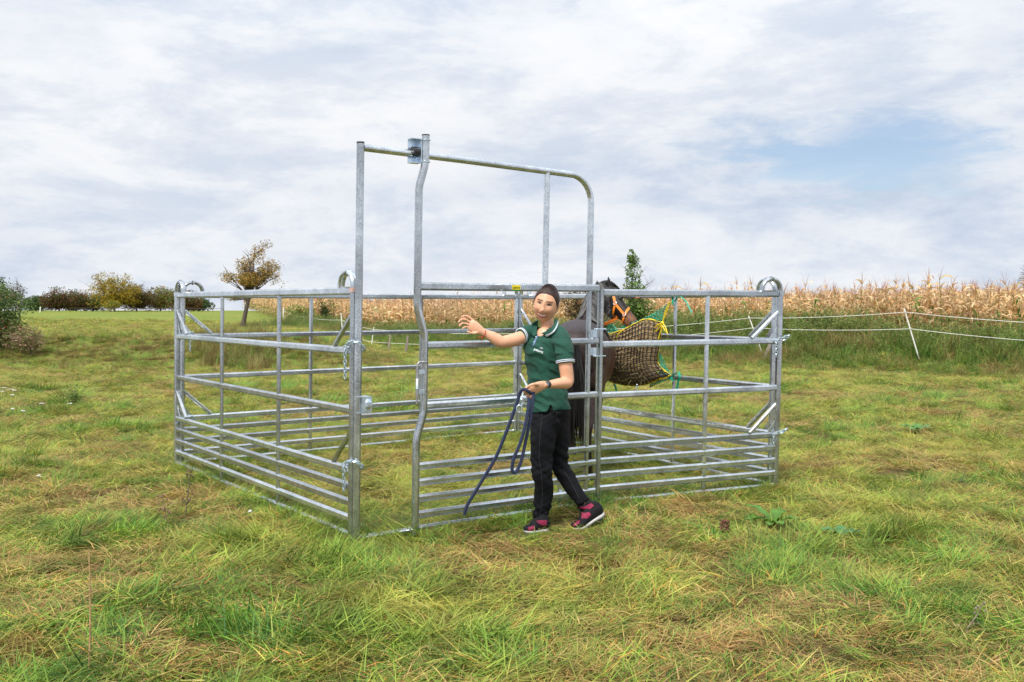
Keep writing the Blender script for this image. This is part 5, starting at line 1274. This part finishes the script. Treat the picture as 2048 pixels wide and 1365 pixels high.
    def wj(p):
        kz = noise.noise((p.x * 7, p.y * 7, p.z * 22 + 16 * p.x)); a = noise.noise((p.x * 9, p.y * 9, p.z * 40 - 20 * p.x))
        near = max(math.exp(-((p.z - .46) / .10) ** 2), math.exp(-((p.z - .12) / .09) ** 2), math.exp(-((p.z - .86) / .06) ** 2))
        return (.012 * kz + .006 * a) * (.4 + near)
    jeans, bvj = remesh('jeans', mb, .0065, DN, root, None, 4, .5, wj)
    ST = mat('grey_seam_thread', (.045, .045, .05), .8)
    def seam(pp, nm='seam', mt=ST, r=.0014):
        m = MB(); pts = []
        for (a, b), (c, d) in zip(pp, pp[1:]):
            for k in range(8): pts.append(onsurf(bvj, a + (c - a) * k / 8, b + (d - b) * k / 8, 7.05, .0004)[0])
        m.tube(pts, r, 4); m.build(nm, mt, jeans)
    seam([(1084, 826), (1080, 870), (1078, 915), (1083, 950), (1085, 990), (1080, 1036)]); seam([(1113, 824), (1114, 838), (1122, 852)]); seam([(1113, 826), (1130, 822), (1136, 822)])
    seam([(1127, 940), (1146, 972), (1160, 1000)])
    # watch, bracelet, ring
    ax2 = (W(1094, 770, -.31) - W(1100, 769, -.29)).normalized(); wc = W(1094.5, 769.5, -.308)
    m = MB(); loft(m, [(wc - ax2 * .011, .0285, .0235), (wc - ax2 * .010, .0305, .0255), (wc + ax2 * .010, .0298, .0248), (wc + ax2 * .011, .0280, .0228)], V((.3, -1, 0)), 24, 2); wo = m.build('wristwatch', BLACK, root, smooth=60)
    m = MB(); m.box(wc + V((-.0, -.027, .008)), .022, .010, .030, Matrix.Rotation(R(-12), 3, 'X')); m.build('watch_case', mat('watch_case_grey', (.10, .105, .115), .3), wo)
    RB = mat('red_bracelet_thread', (.50, .03, .02), .6, var=.3, vscale=150); bc = WA(969.5, 667, -.25); bax = (WA(965, 664, -.26) - WA(974, 669, -.24)).normalized(); u = bax.orthogonal().normalized(); w_ = bax.cross(u)
    m = MB(); m.tube([bc + u * (.033 * math.cos(a)) + w_ * (.030 * math.sin(a)) + V((-.012 * (math.sin(a * .5)), 0, 0)) for a in [k * math.pi / 14 for k in range(29)]], .0024, 6)
    b0 = WA(966, 673, -.30); m2 = MB(); m.tube([b0, b0 + V((-.03, 0, -.006)), b0 + V((-.045, 0, -.012))], .002, 5); m.tube([b0, b0 + V((-.01, 0, -.02)), b0 + V((-.008, 0, -.035))], .002, 5); m.build('bracelet', RB, root)
    m = MB(); c = WA(932.5, 640.6, -.285); a2 = (WA(930, 639.5, -.29) - WA(939, 644, -.275)).normalized(); u = a2.orthogonal().normalized(); w_ = a2.cross(u); m.tube([c + u * (.0092 * math.cos(a)) + w_ * (.0092 * math.sin(a)) for a in [k * math.pi / 8 for k in range(17)]], .0016, 6)
    m.build('finger_ring', mat('gold', (.8, .55, .2), .25, 1), root)
    p = HL(.082, .0, -.044); m = MB(); m.ball(p, .004, .004, .004, 8, 6); m.build('earring', mat('pearl', (.8, .75, .65), .2), root)
    # boots
    BK = mat('black_boot_mesh', (.010, .010, .012), .8, spec=.2, var=.3, vscale=60, bump=.3, bscale=200); PK = mat('raspberry_suede', (.22, .008, .045), .75, var=.2, vscale=50); SL = mat('pale_sole_rubber', (.46, .44, .42), .6); DS = mat('dark_sole_rubber', (.05, .05, .055), .7)
    def boot(ankle, heel, ball, toe, sdir_, label=None):
        ankle, heel, ball, toe = map(V, (ankle, heel, ball, toe)); g = empty_part = None
        side = V(sdir_).normalized()
        upn = (ball - heel).normalized().cross(side); upn = upn if upn.z > 0 else -upn
        tu = (toe - ball).normalized().cross(side); tu = tu if tu.z > 0 else -tu
        mb = MB(); mid = heel.lerp(ball, .5)
        loft(mb, [(heel + upn * .035 - (ball - heel).normalized() * .012, .018, .025), (heel + upn * .045 + (ball - heel) * .06, .034, .042), (mid + upn * .055, .040, .05), (heel.lerp(ball, .8) + upn * .045, .046, .040), (ball + upn * .032, .048, .030), (ball.lerp(toe, .6) + tu * .028, .042, .026), (toe + tu * .022 - (toe - ball) * .05, .024, .016), (toe + tu * .018, .008, .008)], side, 18)
        loft(mb, [(heel.lerp(ball, .18) + upn * .04, .036, .055), (heel.lerp(ball, .16) + upn * .075, .038, .055), (ankle.lerp(heel, .1), .045, .052), (ankle + V((0, 0, .02)), .047, .055)], side, 18)
        up_, bvu = remesh('boot', mb, .005, BK, root, None, 3)
        mb = MB(); loft(mb, [(heel + upn * .012 - (ball - heel).normalized() * .018, .020, .012), (heel + upn * .010 + (ball - heel) * .10, .038, .015), (mid + upn * .010, .038, .013), (ball + upn * .009, .050, .012), (ball.lerp(toe, .7) + tu * .010, .042, .010), (toe + tu * .012, .014, .007)], side, 20, 4, 3.0)
        m = mb.build('midsole', SL, up_, smooth=70)
        mb = MB(); loft(mb, [(heel + upn * -.004 - (ball - heel).normalized() * .010, .020, .006), (heel - upn * .004 + (ball - heel) * .10, .036, .007), (mid - upn * .003, .034, .006), (ball - upn * .004, .048, .006), (ball.lerp(toe, .7) - tu * .003, .040, .006), (toe + tu * .004, .012, .004)], side, 20, 4, 3.0)
        mb.build('outsole', DS, up_, smooth=70)
        return up_, bvu, side, heel, ball, toe, upn, ankle
    def patch(bvu, up_, pl, name='pink_panel', mt=PK, d=7.15):
        m = MB(); c = V((sum(p[0] for p in pl) / len(pl), sum(p[1] for p in pl) / len(pl))); vs = [onsurf(bvu, c.x, c.y, d, .0035)[0]]; K = len(pl); R_ = 3
        for r in range(1, R_ + 1):
            for p in pl: q = c.lerp(V(p), r / R_); vs.append(onsurf(bvu, q.x, q.y, d, .0035)[0])
        fs = [(0, 1 + j, 1 + (j + 1) % K) for j in range(K)]
        for r in range(R_ - 1):
            for j in range(K): fs.append((1 + r * K + j, 1 + (r + 1) * K + j, 1 + (r + 1) * K + (j + 1) % K, 1 + r * K + (j + 1) % K))
        m.add(vs, fs); m.build(name, mt, up_, smooth=80)
    bt = boot(W(1169, 1012, .07), W(1204, 1032, .03), W(1163, 1057, -.04), W(1143, 1060, -.06), (.25, -1, 0))
    patch(bt[1], bt[0], [(1155, 1012), (1168, 1014), (1183, 1007), (1188, 1012), (1180, 1020), (1168, 1019), (1157, 1018)])
    patch(bt[1], bt[0], [(1164, 1026), (1178, 1025), (1182, 1030), (1174, 1038), (1163, 1038)]); patch(bt[1], bt[0], [(1150, 1040), (1161, 1040), (1158, 1048), (1150, 1053), (1146, 1050)])
    def laces(b, pl):
        m = MB()
        for (x, y), (x2, y2) in pl:
            a_, n1 = onsurf(b[1], x, y, 7.15, .004); c_, n2 = onsurf(b[1], x2, y2, 7.15, .004); m.tube([a_, (a_ + c_) / 2 + n1 * .006, c_], .0022, 5)
        m.build('laces', BK, b[0])['kind'] = 'stuff'
    laces(bt, [((1154, 1018), (1162, 1022)), ((1155, 1024), (1164, 1027)), ((1153, 1030), (1162, 1034)), ((1151, 1037), (1160, 1040)), ((1148, 1044), (1156, 1047)), ((1156, 1014), (1150, 1024))])
    bf = boot(W(1079, 1043, .0), W(1091, 1063, -.06), W(1063, 1065, -.12), W(1049, 1066, -.15), (.55, -.85, 0))
    patch(bf[1], bf[0], [(1072, 1043), (1082, 1041), (1094, 1042), (1093, 1050), (1086, 1052), (1077, 1048)], d=7.0); patch(bf[1], bf[0], [(1056, 1056), (1068, 1052), (1070, 1058), (1060, 1063), (1052, 1064)], d=7.0)
    # lead rope
    NVR = mat('navy_braided_rope', (.018, .028, .075), .8, var=.5, vscale=200, bump=.6, bscale=250)
    lr = empty('lead_rope', W(1052, 790, -.4), 'long navy braided lead rope looped over the left hand of the woman', 'lead rope')
    def cat_(pts, k=6):
        e = [pts[0]] + pts + [pts[-1]]; out = []
        for i in range(1, len(e) - 2):
            for q in range(k): out.append(V([cr(e[i - 1][j], e[i][j], e[i + 1][j], e[i + 2][j], q / k) for j in range(3)]))
        return out + [V(pts[-1])]
    m = MB(); m.tube(cat_([W(1066, 790, -.36), W(1056, 783, -.42), W(1048, 779, -.42), W(1040, 786, -.40), (W(1034, 806, -.39)), W(1018, 850, -.38), W(993, 912, -.36), W(967, 957, -.34), W(942, 998, -.32), W(933, 1014, -.31), W(929, 1030, -.30)]), .0115, 10); m.build('rope', NVR, lr, smooth=70)
    m = MB(); m.tube(cat_([W(1067, 784, -.36), W(1066, 800, -.39), W(1060, 840, -.40), W(1052, 880, -.40), W(1043, 920, -.40), W(1035, 940, -.40), W(1028, 945.5, -.41), W(1024, 938, -.42), W(1028, 916, -.43), W(1038, 893, -.43), W(1049, 858, -.43), W(1056, 820, -.42), W(1058, 796, -.40)]), .0115, 10); m.build('rope', NVR, lr, smooth=70)
    m = MB(); m.tube(cat_([W(1046, 790, -.44), W(1042, 800, -.45), W(1046, 806, -.45), W(1043, 812, -.45)]), .006, 8); m.ball(W(1043, 800, -.45), .012, .01, .014, 10, 7)
    c = W(1038.5, 818, -.45); m.tube([c + V((.018 * math.cos(a), 0, .024 * math.sin(a))) for a in [k * math.pi / 8 - .6 for k in range(15)]], .0042, 7); m.build('snap_hook', ZINC, lr, smooth=70)
woman()

# ------------------------------------------------------------------ small plants in the grass
def leafy(name, label, cat, leaves, col, base):
    root = empty(name, base, label, cat)
    mt = mat(name + '_leaf', col, .45, var=.35, vscale=14, bump=.2, bscale=50, transl=.25)
    for (az, L, wd, tilt, curl, curv) in leaves:
        vs = []; fs = []; n = 9; p = V(base) + V((0, 0, .05)); a = tilt; d = V((math.cos(az), math.sin(az), 0)); s = V((-d.y, d.x, 0))
        for i in range(n + 1):
            f = i / n; w = wd * (math.sin(math.pi * min(1, f * .95 + .04)) ** .7) * .5
            up = d * -math.sin(a) + V((0, 0, 1)) * math.cos(a) if False else V((0, 0, 1))
            for k in (-1, -.5, 0, .5, 1): vs.append(p + s * (w * k * (1 + .08 * math.sin(i * 2.3 + k))) + up * (curv * abs(k) * w + .006 * math.sin(i * 1.9 + k * 3)))
            a -= curl / n; p = p + (d * math.cos(a) + V((0, 0, 1)) * math.sin(a)) * (L / n)
        for i in range(n):
            for k in range(4): fs.append((i * 5 + k, i * 5 + k + 1, i * 5 + 6 + k, i * 5 + 5 + k))
        m = MB(); m.add(vs, fs); m.build('leaf', mt, root, smooth=80)
b = G(1545, 1062); b.z = hgt(b.x, b.y)
leafy('dock_plant', 'broad leaved green dock plant in front of the right corner of the pen', 'plant', [(2.6, .24, .10, 1.1, 1.0, .3), (1.0, .20, .09, 1.0, 1.0, .3), (3.3, .22, .10, .7, .9, .3), (-.3, .20, .08, .8, 1.0, .3), (-1.4, .17, .08, .7, .9, .3), (4.3, .15, .07, .6, .8, .3), (.5, .16, .07, 1.2, 1.0, .3)], (.09, .21, .02), b)
b = G(1682, 1080); b.z = hgt(b.x, b.y)
leafy('dock_plant', 'small blue green dock plant lying low, right of the larger one', 'plant', [(2.8, .14, .09, .6, .7, .2), (.2, .15, .08, .5, .7, .2), (1.3, .12, .07, .7, .7, .2)], (.09, .25, .09), b)
b = G(1836, 868); b.z = hgt(b.x, b.y)
leafy('dock_plant', 'flat green dock plant in the grass far right of the pen', 'plant', [(2.8, .22, .12, .6, .7, .2), (.2, .25, .12, .5, .7, .2), (1.3, .18, .1, .7, .7, .2), (3.9, .2, .1, .5, .7, .2)], (.10, .24, .05), b)
random.seed(14)
def stalk(label, x, ytop, ybot, col, r=.004, seeds=0, lean_=(0, 0), cat='dry stalk'):
    b = G(x, ybot); b.z = hgt(b.x, b.y); t = P(x, ytop, b.y); t += V((lean_[0], 0, 0)); root = empty('dry_stalk', b, label, cat)
    mt = mat('stalk_brown', col, .8, var=.3, vscale=40); m = MB(); m.tube([b, b.lerp(t, .33) + V((random.gauss(0, .004), 0, 0)), b.lerp(t, .66) + V((random.gauss(0, .006), 0, 0)), t], r, 6, [1.2, 1, .9, .6]); m.build('stem', mt, root)
    if seeds:
        m = MB()
        for k in range(seeds):
            f = random.uniform(.25, 1.02); p = b.lerp(t, f) + V((random.gauss(0, .018), random.gauss(0, .018), 0)) * (1.3 - f * .6); m.ball(p, .007, .007, .009, 6, 4)
        m.build('seed_head', mt, root)['kind'] = 'stuff'
stalk('tall dry straw stalk standing alone in the left foreground', 178, 1105, 1350, (.40, .25, .12), .0042)
stalk('short rusty red dock seed stalk left of the broad leaved dock', 1451, 1042, 1076, (.13, .055, .03), .006, 90)
stalk('thin dark weed stalk in the grass left of the pen', 372, 940, 1040, (.12, .09, .05), .004, 30, (.03, 0))
stalk('thin brown seed stalk in the far left of the foreground', 338, 990, 1065, (.22, .13, .08), .003, 24, (-.05, 0))
stalk('dry bent stalk in the right foreground grass', 1925, 1205, 1270, (.22, .17, .12), .004, 8, (.10, 0))
b = at(150, 806, 15.6)
tree('pasture_weed', 'small bushy green weed standing in the pasture on the left', 'weed', b, .42, .06, [(0, .2, .24, .18), (-.1, .15, .2, .13)], FRESH + WP[2:4], 800, .016, (0, 0), 44, .006, 6)
def flowers():
    random.seed(17); k = 0
    for (x, y, s) in ((8, 776, 1.4), (22, 779, 1.2), (30, 781, .8), (25, 790, 1), (82, 807, .9), (25, 818, .7), (46, 822, .8), (5, 783, 1), (78, 952, .35), (500, 1023, .3), (141, 807, .6)):
        b = G(x, y + 26); b.z = hgt(b.x, b.y); t = P(x, y, b.y); root = empty('white_flower', b, 'white yarrow flower head on a thin stem ' + ['at the left edge, tallest of its group', 'second from the left edge in the pasture', 'right end of the leftmost group', 'just under the leftmost group', 'between the left edge and the bushy weed', 'low near the left edge', 'low, right of its neighbour', 'outermost at the left edge', 'low in the left foreground grass', 'left of the nearest corner post', 'at the foot of the bushy weed'][k], 'flower', 'small white flowers in the pasture'); k += 1
        m = MB(); m.tube([b, t], .0025, 4); m.build('stem', LEAFG, root)
        m = MB()
        for q in range(14): m.ball(t + V((random.gauss(0, .02 * s), random.gauss(0, .015 * s), random.gauss(0, .003))), .007, .007, .004, 6, 4)
        m.build('flower_head', PETAL, root)['kind'] = 'stuff'
LEAFG = mat('stem_green', (.12, .2, .05), .7); PETAL = mat('white_petals', (.75, .74, .70), .7)
flowers()
